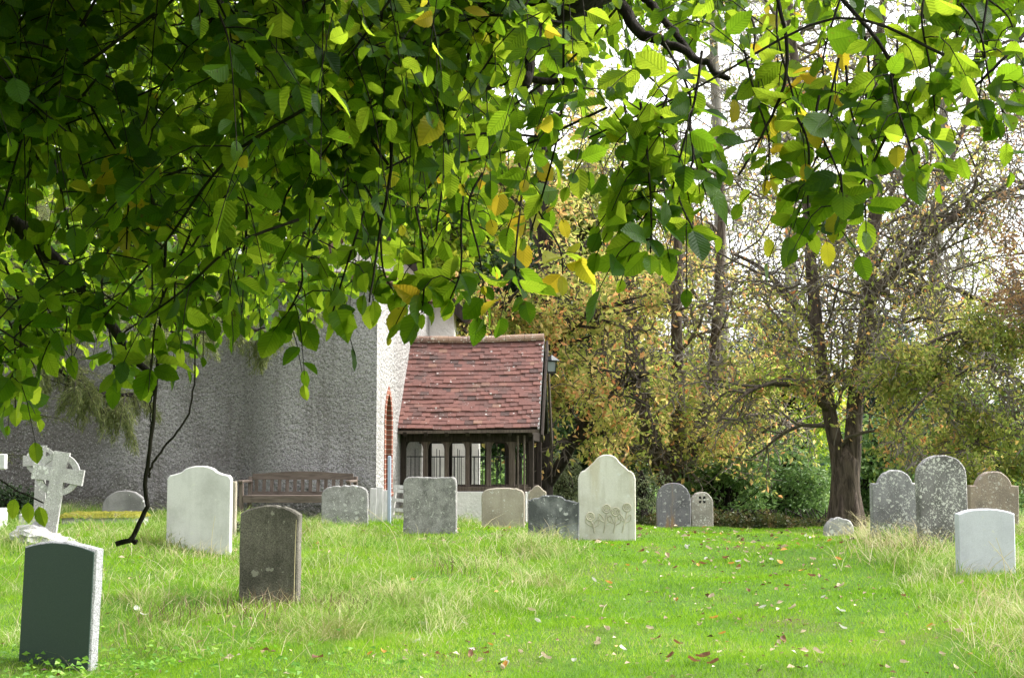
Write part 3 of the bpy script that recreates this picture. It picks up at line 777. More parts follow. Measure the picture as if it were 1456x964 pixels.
# mossy ledger
t = NT('moss'); c = t.coord()
M_moss = t.done(t.bsdf(t.cramp(t.noise(c, 14, 6), [(.3, (.10, .11, .018)), (.55, (.21, .20, .025)), (.75, (.17, .16, .09))]), .95, .1, t.bump(t.noise(c, 40, 6), 1, .04)))
pc = P(150, 745, 19.6); z0 = gz(pc.x, 19.6)
o = empty('ledger_slab', (pc.x, 19.6, z0), 'low flat ledger slab with a coat of yellow moss', 'grave slab')
a = Acc(); a.box((0, 0, .05), (.98, .62, .22), None, 0, .015); a.build('slab', M_cross2, o)
a = Acc(); n1, n2 = 40, 22; rg = np.random.default_rng(9)
X, Y = np.meshgrid(np.linspace(-.52, .52, n1), np.linspace(-.35, .35, n2), indexing='ij')
ed = np.minimum(1, np.minimum(.52 - np.abs(X), .35 - np.abs(Y)) / .05)
Zm = .162 + ed * .03 + rg.normal(0, .006, X.shape) - (1 - ed) * .03
i, j = np.meshgrid(np.arange(n1 - 1), np.arange(n2 - 1), indexing='ij'); i = i.ravel(); j = j.ravel()
a.add(np.stack([X, Y, Zm], -1).reshape(-1, 3), np.stack([i * n2 + j, (i + 1) * n2 + j, (i + 1) * n2 + j + 1, i * n2 + j + 1], 1)); a.build('moss', M_moss, o, smooth=True)

# ------------------------------------------------------------------ bench
M_bench = mat_wood('bench_teak', (.085, .066, .054), (.19, .152, .128), axis='Z')
M_bench_x = mat_wood('bench_teak_rail', (.085, .066, .054), (.19, .152, .128), axis='X')
pb_ = P(424, 748, 21.9); zb0 = gz(pb_.x, 21.9) - .02
bench = empty('bench', (pb_.x, 21.9, zb0), 'weathered brown wooden garden bench with slatted back against the church wall', 'bench')
bench.rotation_euler = (0, 0, R(-4))
W = 158 / F * 21.9; HB = P(424, 670, 21.9).z - zb0
def bb(name, acc, mat=M_bench): return acc.build(name, mat, bench)
for sx in (-1, 1):
    a = Acc(); a.box((sx * (W / 2 - .03), -.25, .30), (.06, .06, .62), None, 0, .005); bb('leg', a)
    a = Acc(); a.beam((sx * (W / 2 - .03), .22, -.02), (sx * (W / 2 - .03), .30, HB - .08), .06, .06, 0, .005); bb('leg', a)
    a = Acc(); a.box((sx * (W / 2 - .03), -.02, .635), (.075, .62, .04), None, 0, .01); bb('arm', a, M_bench)
    a = Acc(); a.box((sx * (W / 2 - .03), 0, .36), (.04, .45, .06)); bb('side_rail', a)
a = Acc()
for k in range(6): a.box((0, -.24 + k * .085, .42), (W - .13, .065, .022), None, 0, .003)
bb('seat', a, M_bench_x)
a = Acc(); a.box((0, -.275, .37), (W - .13, .025, .085)); bb('seat_rail', a, M_bench_x)
a = Acc(); a.box((0, .265, .455), (W - .13, .035, .05)); bb('back_rail', a, M_bench_x)
a = Acc(); n = 17; xs = np.linspace(-(W - .13) / 2, (W - .13) / 2, n)
topc = HB - .035 + .035 * np.clip(np.cos(xs / (W * .42) * math.pi / 2 * 1.0), 0, 1) ** 1.2
V = []
for y in (.272, .308):
    V += [(x, y, HB - .125) for x in xs] + [(x, y, z) for x, z in zip(xs, topc)]
fs = []
for k in range(n - 1):
    fs += [[k, k + 1, n + k + 1, n + k], [2 * n + k + 1, 2 * n + k, 3 * n + k, 3 * n + k + 1], [n + k, n + k + 1, 3 * n + k + 1, 3 * n + k], [k + 1, k, 2 * n + k, 2 * n + k + 1]]
a.add(V, fs); a.f.append(np.array([[0, n, 3 * n, 2 * n], [n - 1, 3 * n - 1, 4 * n - 1, 2 * n - 1]])); bb('top_rail', a, M_bench_x)
for k in range(13):
    a = Acc(); x = -(W - .13) / 2 + (W - .13) * (k + .5) / 13; a.beam((x, .268, .475), (x, .29, HB - .115), .052, .016, 0, .002); bb('back_slat', a)

# ------------------------------------------------------------------ bits by the porch
M_grey_wood = mat_wood('silvered_wood', (.48, .46, .45), (.68, .66, .65))
pc = P(540, 742, 21.3); z0 = gz(pc.x, 21.3); hh = P(540, 692, 21.3).z - z0
o = empty('wooden_boards', (pc.x, 21.3, z0), 'silvered upright wooden boards beside the blue pole', 'boards')
for k, (dx, w_, dh, tilt) in enumerate(((-.115, .1, -.02, .02), (-.01, .105, .0, .0), (.095, .1, -.05, -.02))):
    a = Acc(); a.beam((dx, .0, -.1), (dx + tilt, .04 + .012 * k, hh + dh), w_, .03, 0, .006, up=(0, 1, 0)); a.build('board', M_grey_wood, o)
pc = P(553.5, 742, 21.0); z0 = gz(pc.x, 21.0)
t = NT('faded_blue_paint'); c = t.coord(); sx_ = t.n('ShaderNodeSeparateXYZ'); t.l(c, sx_.inputs[0])
t_ = t.mix(t.ramp(t.noise(t.mapping(c, (20, 20, 3)), 2, 4), .5, .7, 0, .5), (.30, .35, .43), (.50, .53, .56))
M_blue = t.done(t.bsdf(t_, .5, .4))
zt = P(552.5, 648, 21.0).z - z0
a = Acc(); a.beam((0, 0, -.1), (-.012, .1, zt), .05, .05, 0, .01); o = a.build('blue_pole', M_blue); o.location = (pc.x, 21.0, z0)
tag(o, 'faded blue pole leaning by the corner of the church', 'pole')
pc = P(566, 742, 21.6); z0 = gz(pc.x, 21.6); zt = P(566, 690, 21.6).z - z0
o = empty('wooden_gate', (pc.x, 21.6, z0), 'small pale wooden gate leaning at the porch corner', 'gate'); o.rotation_euler = (R(-6), R(4), R(-18))
for sx in (-.1, .1):
    a = Acc(); a.box((sx, 0, zt / 2 - .03), (.035, .03, zt + .05), None, 0, .004); a.build('stile', M_grey_wood, o)
for z in (.12, .22, .36, zt - .08, zt - .02):
    a = Acc(); a.box((0, -.018, z), (.24, .014, .05)); a.build('rail', M_grey_wood, o)

# ------------------------------------------------------------------ trees: growth
def gappy(q, s, ph, lo):
    v = np.sin(q[:, 0] * s + ph) * np.sin(q[:, 2] * s * 1.15 + ph * 2) + .7 * np.sin(q[:, 0] * s * 2.1 + q[:, 1] * s + 1) * np.sin(q[:, 2] * s * 1.9 - q[:, 1] * s * .8 + ph)
    return np.clip(lo + (v + .35) * 1.1, lo, 1)
def clear(px, py, q):
    ed_ = np.min([np.abs(px - np.interp(py, ys_, xs_)) for xs_, ys_ in (([898, 905, 915, 935, 955], [430, 520, 590, 640, 700]), ([965, 962, 965, 962, 960], [380, 470, 560, 630, 700]), ([1023, 1018, 1010, 985, 966], [400, 480, 560, 640, 700]))], axis=0)
    return np.where((ed_ < 13) & (q[:, 1] < 37.5) & (py < 705), .18, 1)
class Tree:
    def __init__(s, seed): s.rg = np.random.default_rng(seed); s.wood = Acc(); s.tw = []; s.tipd = []
    def limb(s, pts, r0, r1, sides=8):
        p = spline(pts, max(8, len(pts) * 4)); s.wood.tube(p, np.linspace(r0, r1, len(p)), sides); return p
    def grow(s, p, d, L, r, level, maxl, wander=.25, trop=.0, kids=(5, 7), shrink=.55, minr=.006, angle=.9):
        rg = s.rg; n = 6; pts = [np.array(p, float)]; d = np.array(d, float); d /= np.linalg.norm(d)
        for k in range(n):
            d = d + rg.normal(0, wander, 3) * .5 + np.array([0, 0, trop * (.35 if level < maxl else 1.0)]); d /= np.linalg.norm(d)
            pts.append(pts[-1] + d * L / n)
        pts = np.array(pts); r1 = max(minr, r * .35)
        s.wood.tube(pts, np.linspace(r, r1, n + 1), 7 if level <= 1 else (5 if level == 2 else 3), min(1, .35 + .35 * level), cap=False)
        if level >= maxl: s.tw.append(pts); return
        for k in range(int(rg.integers(kids[0], kids[1] + 1))):
            f = rg.uniform(.25, 1.0); i = min(int(f * n), n - 1); q = pts[i] + (pts[i + 1] - pts[i]) * (f * n - i)
            dd = pts[i + 1] - pts[i]; dd /= np.linalg.norm(dd)
            side = np.cross(dd, rg.normal(size=3)); side /= np.linalg.norm(side) + 1e-9
            an = rg.uniform(angle * .5, angle * 1.25)
            s.grow(q, dd * math.cos(an) + side * math.sin(an), L * shrink * rg.uniform(.7, 1.25), max(minr, r * .5 * (1.1 - f * .5)), level + 1, maxl, wander, trop, kids, shrink, minr, angle)
    def branch_off(s, path, r, f0, f1, n, L, maxl=2, **kw):
        rg = s.rg
        for k in range(n):
            f = rg.uniform(f0, f1); i = min(int(f * (len(path) - 1)), len(path) - 2); q = path[i]
            dd = path[i + 1] - path[i]; dd /= np.linalg.norm(dd)
            az = rg.uniform(0, 2 * np.pi); out = np.array([math.cos(az), math.sin(az), 0])
            d = out + dd * rg.uniform(.1, .8) + np.array([0, 0, rg.uniform(-.2, .3)])
            s.grow(q, d, L * rg.uniform(.6, 1.2), r * rg.uniform(.6, 1.1), 0, maxl, **kw)
    def foliage(s, per, size, spread=.12, droop=.5, keep=None, clump=True):
        rg = s.rg; a = Acc(); C, AX, RN = [], [], []
        for pts in s.tw:
            m = per if not clump else int(max(1, rg.poisson(per) * rg.choice([.25, 1, 1.6])))
            f = rg.uniform(.1, 1.05, m) * (len(pts) - 1); i = np.minimum(f.astype(int), len(pts) - 2); u = f - i
            q = pts[i] + (pts[i + 1] - pts[i]) * u[:, None] + rg.normal(0, spread, (m, 3))
            if keep is not None:
                kk = keep(q); q = q[kk]; m = len(q)
                if not m: continue
            C.append(q); ax = rg.normal(size=(m, 3)); ax[:, 2] -= droop; AX.append(ax)
            RN.append(np.clip(rg.uniform(0, 1) * .55 + rg.uniform(0, 1, m) * .45, 0, 1))
        C = np.concatenate(C); AX = np.concatenate(AX); RN = np.concatenate(RN); N = len(C)
        nr = rg.normal(size=(N, 3)); nr[:, 2] += .6
        L = size * rg.uniform(.6, 1.3, N)
        a.leaves(C, AX, nr, L, L * rg.uniform(.38, .6, N), RN)
        return a
M_bark_brown = mat_bark('chestnut_bark', (.05, .039, .032), (.165, .13, .105), None, (.20, .175, .145))
M_bark_dark = mat_bark('dark_bark', (.016, .013, .011), (.05, .042, .036), None, (.10, .085, .07))
M_bark_pale = mat_bark('pale_bark', (.17, .155, .14), (.34, .31, .28), None, (.30, .28, .25))
AUT = [(0, (.14, .20, .04)), (.38, (.27, .31, .08)), (.58, (.40, .38, .13)), (.72, (.54, .42, .20)), (.84, (.56, .30, .14)), (1, (.52, .19, .09))]
M_autumn = mat_leaf('autumn_chestnut_leaves', AUT, 1.7, .5, .6, .15)
M_olive = mat_leaf('olive_leaves', [(0, (.11, .16, .035)), (.4, (.21, .26, .06)), (.7, (.32, .33, .09)), (.9, (.45, .34, .12)), (1, (.5, .24, .09))], 1.7, .48)
M_yellow = mat_leaf('yellow_green_leaves', [(0, (.13, .22, .025)), (.4, (.22, .32, .035)), (.75, (.36, .40, .05)), (1, (.55, .46, .06))], 1.7, .55)
M_dkgreen = mat_leaf('dark_evergreen_leaves', [(0, (.012, .03, .012)), (.6, (.03, .06, .02)), (1, (.06, .10, .035))], 1.3, .25)
M_midgreen = mat_leaf('laurel_leaves', [(0, (.055, .115, .035)), (.5, (.13, .22, .07)), (1, (.27, .36, .14))], 1.4, .3)
M_copper = mat_leaf('copper_leaves', [(0, (.17, .10, .06)), (.5, (.30, .18, .11)), (1, (.40, .28, .15))], 1.5, .45)
M_bluecon = mat_leaf('blue_conifer_needles', [(0, (.03, .065, .06)), (.6, (.07, .12, .11)), (1, (.13, .18, .17))], 1.2, .2)
M_hedge = mat_leaf('hedge_leaves', [(0, (.03, .05, .016)), (.5, (.08, .105, .032)), (.8, (.16, .12, .05)), (1, (.26, .14, .06))], 1.3, .25)
M_sage = mat_leaf('pale_shrub_leaves', [(0, (.10, .14, .08)), (.6, (.19, .23, .13)), (1, (.3, .33, .2))], 1.4, .3)

def tree_done(t_, name, loc, label, cat, bark, acc_leaf, leafm, group=None):
    o = empty(name, loc, label, cat, group)
    t_.wood.build('trunk', bark, o, loc, smooth=True)
    if acc_leaf is not None: acc_leaf.build('crown', leafm, o, loc)
    return o
G_T = 'trees around the churchyard'
def W3(px, py, d): return np.array(P(px, py, d))

# forked chestnut on the right
T = Tree(1); d = 30
base = W3(1203, 745, d); base[2] = gz(base[0], d) - .1
T.wood.tube(spline([base, W3(1202, 715, d), W3(1202, 685, d), W3(1203, 655, d), W3(1204, 628, d)], 17), np.interp(np.linspace(0, 1, 17), [0, .5, .75, .9, 1], [.33, .29, .26, .14, .03]), 14)
for ang in np.linspace(0, 2 * np.pi, 7)[:-1]:
    T.wood.tube([base + np.array([math.cos(ang) * .5, math.sin(ang) * .5, -.1]), base + np.array([math.cos(ang) * .3, math.sin(ang) * .3, .25]), base + np.array([math.cos(ang) * .24, math.sin(ang) * .24, 1.0])], [.14, .13, .05], 6)
sl = T.limb([W3(1196, 735, d), W3(1195, 690, d), W3(1191, 645, d), W3(1180, 590, d), W3(1166, 500, d), W3(1155, 400, d + .3), W3(1148, 290, d + .5), W3(1138, 170, d + .5), W3(1125, 40, d), W3(1115, -90, d)], .185, .07, 10)
sr = T.limb([W3(1207, 735, d), W3(1208, 690, d), W3(1212, 645, d), W3(1217, 560, d), W3(1230, 470, d - .2), W3(1237, 390, d - .3), W3(1243, 300, d), W3(1238, 190, d + .2), W3(1250, 60, d + .5), W3(1265, -80, d)], .21, .07, 10)
l1 = T.limb([W3(1238, 420, d - .2), W3(1268, 388, d - .6), W3(1300, 352, d - 1), W3(1345, 318, d - 1.2), W3(1400, 285, d - 1.0), W3(1470, 262, d - 1)], .14, .04, 8)
l2 = T.limb([W3(1236, 400, d), W3(1282, 430, d + .8), W3(1330, 405, d + 1.2), W3(1400, 430, d + 1.5), W3(1470, 470, d + 1.5)], .09, .03, 7)
l3 = T.limb([W3(1262, 396, d - .4), W3(1310, 350, d), W3(1335, 270, d + .5), W3(1370, 180, d + 1), W3(1390, 60, d + 1)], .09, .03, 7)
l4 = T.limb([W3(1180, 585, d), W3(1150, 560, d - .6), W3(1105, 545, d - 1), W3(1060, 560, d - 1.3), W3(1020, 600, d - 1.5)], .08, .02, 6)
l5 = T.limb([W3(1165, 480, d), W3(1120, 420, d + .5), W3(1080, 380, d + 1), W3(1040, 360, d + 1)], .09, .03, 6)
l6 = T.limb([W3(1230, 470, d), W3(1275, 500, d - 1), W3(1330, 560, d - 1.3), W3(1365, 640, d - 1.5)], .09, .025, 6)
KW = dict(wander=.5, kids=(5, 7), shrink=.56, minr=.0085, angle=1.0)
for path, n, r, L in ((sl, 21, .05, 2.6), (sr, 21, .05, 2.6), (l1, 15, .04, 2.2), (l2, 13, .04, 2.0), (l3, 14, .04, 2.2), (l4, 7, .03, 1.3), (l5, 9, .03, 1.8), (l6, 8, .03, 1.5)):
    T.branch_off(path, r, .25, 1.0, n, L, 2, trop=-.06, **KW)
def keep3(q):
    px, py = to_px(q[:, 0], q[:, 1], q[:, 2])
    prob = np.interp(py, [-200, 200, 400, 480, 560, 720, 760], [.16, .2, .25, .5, .85, .7, .2]) * np.where((px < 1235) & (py > 560), .5, 1) * gappy(q, 1.5, .4, .25) * clear(px, py, q)
    return T.rg.uniform(size=len(q)) < prob
tree_done(T, 'forked_tree', tuple(base), 'big forked autumn tree with two rising stems and sparse leaves', 'tree', M_bark_brown, T.foliage(20, .12, .16, .5, keep3), M_autumn, G_T)

# low autumn boughs on the far right
T = Tree(2); d = 27; base = W3(1475, 750, d); base[2] = gz(base[0], d) - .1
st = T.limb([base, W3(1472, 600, d), W3(1468, 480, d)], .16, .07, 8)
for pts in ([W3(1470, 560, d), W3(1400, 520, d - .5), W3(1320, 560, d - 1), W3(1262, 640, d - 1.2)], [W3(1470, 500, d), W3(1380, 470, d), W3(1300, 500, d), W3(1235, 560, d)], [W3(1470, 620, d), W3(1420, 610, d - .6), W3(1360, 650, d - 1), W3(1320, 700, d - 1)]):
    q = T.limb(pts, .05, .015, 6); T.branch_off(q, .022, .05, 1, 13, 1.0, 2, trop=-.12, **KW)
tree_done(T, 'drooping_tree', tuple(base), 'olive green tree with drooping dark twigs behind the tallest headstone', 'tree', M_bark_brown, T.foliage(20, .10, .13, .6, lambda q: T.rg.uniform(size=len(q)) < gappy(q, 1.9, .9, .12)), M_olive, G_T)

# multi stemmed autumn chestnut
T = Tree(3); d = 37; base = W3(960, 745, d); base[2] = gz(base[0], d) - .1
T.limb([base, W3(960, 720, d), W3(958, 685, d)], .42, .33, 12)
ss = [T.limb([W3(955, 700, d), W3(935, 640, d), W3(915, 590, d), W3(905, 520, d + .5), W3(898, 430, d + 1), W3(890, 330, d + 1), W3(880, 200, d + 1)], .25, .06, 9),
      T.limb([W3(960, 700, d), W3(962, 630, d), W3(965, 560, d - .5), W3(962, 470, d - 1), W3(965, 380, d - 1), W3(960, 260, d - 1), W3(960, 120, d)], .22, .06, 9),
      T.limb([W3(966, 700, d), W3(985, 640, d), W3(1010, 560, d), W3(1018, 480, d), W3(1023, 400, d), W3(1026, 300, d), W3(1022, 180, d)], .22, .07, 9),
      T.limb([W3(950, 690, d), W3(925, 655, d - .5), W3(890, 600, d - 1.2), W3(840, 560, d - 2), W3(790, 560, d - 2.5)], .10, .03, 7),
      T.limb([W3(985, 640, d), W3(1040, 600, d - 1), W3(1090, 590, d - 1.5), W3(1130, 610, d - 2)], .09, .03, 7)]
for path, n in zip(ss, (15, 15, 13, 10, 8)):
    T.branch_off(path, .055, .15, 1.0, n, 2.3, 2, trop=-.05, wander=.5, kids=(4, 6), shrink=.52, minr=.01, angle=1.0)
def keep2(q):
    px, py = to_px(q[:, 0], q[:, 1], q[:, 2])
    prob = clear(px, py, q) * np.interp(py, [0, 250, 380, 450, 640, 700], [.12, .2, .5, .8, .75, .2]) * np.where(px > 1000, .55, 1) * gappy(q, 1.2, 2.2, .12)
    return T.rg.uniform(size=len(q)) < prob
tree_done(T, 'chestnut_tree', tuple(base), 'many stemmed autumn chestnut standing behind the slate grey headstone', 'tree', M_bark_brown, T.foliage(40, .155, .2, .5, keep2), M_autumn, G_T)

# dark trunk behind the porch
T = Tree(4); d = 33; base = W3(768, 740, d); base[2] = gz(base[0], d) - .1
tr = T.limb([base, W3(768, 700, d), W3(770, 640, d), W3(775, 560, d), W3(778, 460, d), W3(776, 360, d), W3(770, 240, d), W3(765, 100, d)], .32, .12, 12)
b1 = T.limb([W3(776, 690, d), W3(800, 655, d - .4), W3(822, 615, d - .8), W3(838, 590, d - 1), W3(870, 560, d - 1.3), W3(920, 530, d - 1.5)], .15, .04, 8)
b2 = T.limb([W3(776, 520, d), W3(810, 470, d - .5), W3(850, 440, d - 1), W3(900, 430, d - 1)], .09, .03, 7)
b3 = T.limb([W3(772, 500, d), W3(730, 450, d - .5), W3(690, 430, d - 1), W3(650, 440, d - 1)], .08, .03, 7)
for path, n, L in ((tr, 16, 2.3), (b1, 12, 1.8), (b2, 11, 1.8), (b3, 10, 1.6)): T.branch_off(path, .05, .3, 1.0, n, L, 2, trop=-.05, wander=.5, kids=(4, 6), shrink=.52, minr=.01, angle=1.0)
def keep1(q):
    px, py = to_px(q[:, 0], q[:, 1], q[:, 2])
    return (T.rg.uniform(size=len(q)) < np.interp(py, [300, 640, 700], [1, .9, .15]) * clear(px, py, q) * gappy(q, 1.3, 1.2, .2))
tree_done(T, 'broadleaf_tree', tuple(base), 'dark trunked autumn tree rising behind the tiled porch', 'tree', M_bark_dark, T.foliage(26, .145, .18, .5, keep1), M_autumn, G_T)

# tall slim trees further back on the right, nearly bare
for k, (px, d, lab, topx) in enumerate(((1030, 46, 'tall slim pale tree left of the forked tree, nearly bare', 1015), (1128, 50, 'tall pale bare tree showing between the forked stems', 1120), (1330, 52, 'tall thin bare tree right of the forked tree', 1345))):
    T = Tree(20 + k); base = W3(px, 735, d); base[2] = gz(base[0], d) - .2
    st = T.limb([base, W3(px, 600, d), W3(px - 3, 450, d), W3((px + topx) / 2, 250, d), W3(topx, 60, d), W3(topx - 5, -100, d)], .30, .10, 9)
    T.branch_off(st, .075, .3, 1, 34, 3.0, 2, trop=.02, wander=.55, kids=(4, 6), shrink=.55, minr=.014, angle=.95)
    tree_done(T, 'bare_tree', tuple(base), lab, 'tree', M_bark_pale, T.foliage(7, .12, .2, .3), M_autumn, G_T)
# copper tree at the right border
T = Tree(30); d = 26; base = W3(1520, 740, d); base[2] = gz(base[0], d) - .1
st = T.limb([base, W3(1515, 550, d), W3(1510, 300, d), W3(1500, 100, d)], .2, .08, 8)
T.branch_off(st, .05, .35, 1.0, 24, 1.5, 2, trop=-.03, wander=.5, kids=(4, 6), shrink=.55, minr=.008, angle=1.0)
def keepc(q):
    px, py = to_px(q[:, 0], q[:, 1], q[:, 2]); return (T.rg.uniform(size=len(q)) < np.interp(py, [240, 300, 560, 640], [.25, 1, 1, .25]))
tree_done(T, 'copper_tree', tuple(base), 'reddish brown leaved tree at the right border', 'tree', M_bark_brown, T.foliage(16, .085, .11, .4, keepc), M_copper, G_T)

# crowns made of leaf clumps, for shrubs, evergreens and far trees
def clump_tree(name, px, d, ytop, ybot, wpx, label, cat, leafm, bark, n_cl, per, size, seed, trunk=True, group=G_T, shape=1.0, ybase=None, squash=1.0):
    rg = np.random.default_rng(seed); T = Tree(seed)
    cen = W3(px, (ytop + ybot) / 2, d); rz = (ybot - ytop) / 2 / F * d; rx = wpx / 2 / F * d; ry = rx * squash
    b = np.array([cen[0], d, 0.]); b[2] = gz(b[0], d) - .1
    top = cen + np.array([0, 0, rz * .75])
    stem = T.limb([b, b * .6 + cen * .4 + np.array([rg.normal(0, .1), 0, 0]), cen, top], max(.05, rx * .1), .03, 8)
    cl = rdir_rg(rg, n_cl) * (rg.uniform(.15, 1, n_cl) ** .45)[:, None]
    sh = 1 - (shape - 1) * np.clip(cl[:, 2], -1, 1) * .5 if shape != 1 else 1
    cl = cl * np.array([rx, ry, rz]); 
    if shape != 1: cl[:, :2] *= np.asarray(sh)[:, None]
    cl += cen
    C, AX, RN = [], [], []
    for c_ in cl:
        i_ = rg.integers(len(stem) // 3, len(stem)); q = stem[i_]
        m_ = (q + c_) / 2 + np.array([0, 0, -.05 * rz]); T.wood.tube(spline([q, m_, c_], 6), np.linspace(max(.02, rx * .02), .008, 6), 4, cap=False)
        m = int(per * rg.uniform(.5, 1.5)); R_ = size * rg.uniform(1.8, 3.6)
        dd = rdir_rg(rg, m) * (rg.uniform(0, 1, m) ** .5)[:, None] * R_ * np.array([1.2, 1.2, .7])
        C.append(c_ + dd); ax = dd + rg.normal(0, R_ * .5, (m, 3)); ax[:, 2] -= R_ * .2; AX.append(ax)
        RN.append(np.clip(rg.uniform(0, 1) * .6 + rg.uniform(0, 1, m) * .4, 0, 1))
    C = np.concatenate(C); AX = np.concatenate(AX); RN = np.concatenate(RN); N = len(C)
    nr = rg.normal(size=(N, 3)); nr[:, 2] += .7
    L = size * rg.uniform(.6, 1.3, N); a = Acc(); a.leaves(C, AX, nr, L, L * rg.uniform(.4, .65, N), RN)
    return tree_done(T, name, tuple(b), label, cat, bark, a, leafm, group)
def rdir_rg(rg, n):
    v = rg.normal(size=(n, 3)); return v / np.linalg.norm(v, axis=1)[:, None]

G_S = 'shrubs beyond the churchyard'
clump_tree('evergreen_tree', 735, 41, 330, 690, 130, 'dark evergreen tree behind the porch ridge', 'tree', M_dkgreen, M_bark_dark, 150, 60, .22, 50)
clump_tree('evergreen_tree', 850, 48, 420, 740, 170, 'dark green tree filling the gap between porch trunk and chestnut', 'tree', M_dkgreen, M_bark_dark, 170, 60, .25, 51)
clump_tree('laurel_shrub', 1035, 36, 640, 765, 110, 'dark laurel shrub right of the small pierced headstone', 'shrub', M_midgreen, M_bark_dark, 90, 60, .13, 52, group=G_S)
clump_tree('laurel_shrub', 1125, 37.5, 630, 765, 120, 'mid green laurel shrub left of the forked trunk', 'shrub', M_midgreen, M_bark_dark, 100, 60, .13, 53, group=G_S)
clump_tree('laurel_shrub', 1095, 40, 600, 750, 110, 'taller laurel shrub behind the other two', 'shrub', M_midgreen, M_bark_dark, 80, 60, .15, 54, group=G_S)
clump_tree('leafy_bush', 1120, 44, 500, 680, 150, 'yellow green bush behind the forked trunk', 'shrub', M_yellow, M_bark_dark, 110, 55, .17, 55, group=G_S)
clump_tree('pale_shrub', 806, 34, 640, 745, 60, 'pale sage green shrub right of the dark porch trunk', 'shrub', M_sage, M_bark_dark, 60, 60, .08, 56, group=G_S)
clump_tree('pale_shrub', 912, 34, 655, 765, 70, 'thin pale shrub left of the slate grey headstone', 'shrub', M_sage, M_bark_dark, 45, 45, .08, 57, group=G_S)
clump_tree('blue_conifer', 1262, 62, 440, 740, 110, 'far blue green conifer right of the forked trunk', 'tree', M_bluecon, M_bark_dark, 170, 60, .26, 58, shape=1.9)
clump_tree('blue_conifer', 1085, 66, 430, 740, 120, 'far blue green conifer left of the forked trunk', 'tree', M_bluecon, M_bark_dark, 160, 60, .28, 59, shape=1.9)
clump_tree('evergreen_tree', 1390, 48, 540, 760, 190, 'dark green tree low behind the brown headstone', 'tree', M_midgreen, M_bark_dark, 150, 60, .2, 60)
clump_tree('evergreen_tree', 1250, 46, 590, 760, 130, 'dark green bushy tree right behind the forked trunk', 'tree', M_midgreen, M_bark_dark, 100, 60, .18, 61)
clump_tree('evergreen_tree', 990, 56, 460, 740, 170, 'green tree far behind the many stemmed chestnut', 'tree', M_olive, M_bark_dark, 150, 55, .26, 62)
# light green trees rising behind the church
for k, (px, d, yt, yb, w_, lab, m_) in enumerate((( -60, 46, 40, 560, 420, 'yellow green tree far left behind the church roof', M_yellow), (200, 52, 110, 560, 420, 'broad light green tree behind the aisle roof', M_yellow),
        (440, 47, 60, 520, 320, 'tall light green tree behind the nave', M_yellow), (640, 44, 170, 520, 230, 'yellow leaved tree behind the nave gable', M_yellow), (820, 55, 200, 520, 200, 'thin olive tree high behind the porch', M_olive))):
    clump_tree('light_green_tree', px, d, yt, yb, w_, lab, 'tree', m_, M_bark_brown, 210, 60, .27, 70 + k, squash=.7)

# hedge along the far side
a = Acc(); rg = np.random.default_rng(8); N = 16000
hx0 = P(780, 740, 32).x; hx1 = P(1200, 740, 32).x
fx = rg.uniform(0, 1, N); X = hx0 + (hx1 - hx0) * fx; th_ = rg.uniform(0, math.pi, N); rr = rg.uniform(.55, 1.08, N) ** .5
zt = P(1000, 728, 32).z - .10 * np.sin(fx * 9) - .06 * np.sin(fx * 23); zg = ground(X, np.full(N, 32.0)) - .05
Y = 32 - np.cos(th_) * .55 * rr; Z = zg + (zt - zg) * np.clip(np.abs(np.sin(th_)) ** .6 * rr * rg.uniform(.3, 1.05, N) ** .3, 0, 1.1)
Lf = .075 * rg.uniform(.6, 1.4, N); clm = np.interp(fx, np.linspace(0, 1, 60), rg.uniform(0, 1, 60))
a.leaves(np.stack([X, Y, Z], 1), rg.normal(size=(N, 3)), rg.normal(size=(N, 3)) + np.array([0, -.5, .5]), Lf, Lf * .55, np.clip(clm * .6 + rg.uniform(0, 1, N) * .4, 0, 1))
hb = ((hx0 + hx1) / 2, 32.0, gz((hx0 + hx1) / 2, 32.0))
hedge = empty('hedge', hb, 'low brown and green hedge along the far edge of the churchyard', 'hedge')
a.build('foliage', M_hedge, hedge, hb)
a = Acc()
for k in range(46):
    x = hx0 + (hx1 - hx0) * (k + .5) / 46; z = gz(x, 32)
    for q in range(2): a.tube(spline([(x, 32, z - .1), (x + rg.normal(0, .08), 32 + rg.normal(0, .1), z + .25), (x + rg.normal(0, .15), 32 + rg.normal(0, .2), z + .55)], 5), .012, 4)
a.build('stems', M_bark_dark, hedge, hb)
# distant wood closing the view
a = Acc(); rg = np.random.default_rng(12); N = 60000
ncl = 700; ccx = rg.uniform(-70, 75, ncl); ccy = rg.uniform(78, 100, ncl); ccz = rg.uniform(-1, 1, ncl) ; ccz = np.abs(ccz) ** .7 * (5.8 + 1.5 * np.sin(ccx * .35) + np.sin(ccx * .9 + 1)) 
ix = rg.integers(0, ncl, N); off_ = rdir_rg(rg, N) * rg.uniform(.3, 1.6, N)[:, None]
Cc = np.stack([ccx[ix], ccy[ix], ccz[ix] - 1.0], 1) + off_
crn = rg.uniform(0, 1, ncl); a.leaves(Cc, rg.normal(size=(N, 3)), rg.normal(size=(N, 3)) + np.array([0, -.3, .6]), .5 * rg.uniform(.6, 1.3, N), .3, np.clip(crn[ix] * .6 + rg.uniform(0, .4, N), 0, 1))
tag(a.build('distant_wood', M_midgreen), kind='stuff', label='far green wood closing the view beyond the trees', cat='wood')

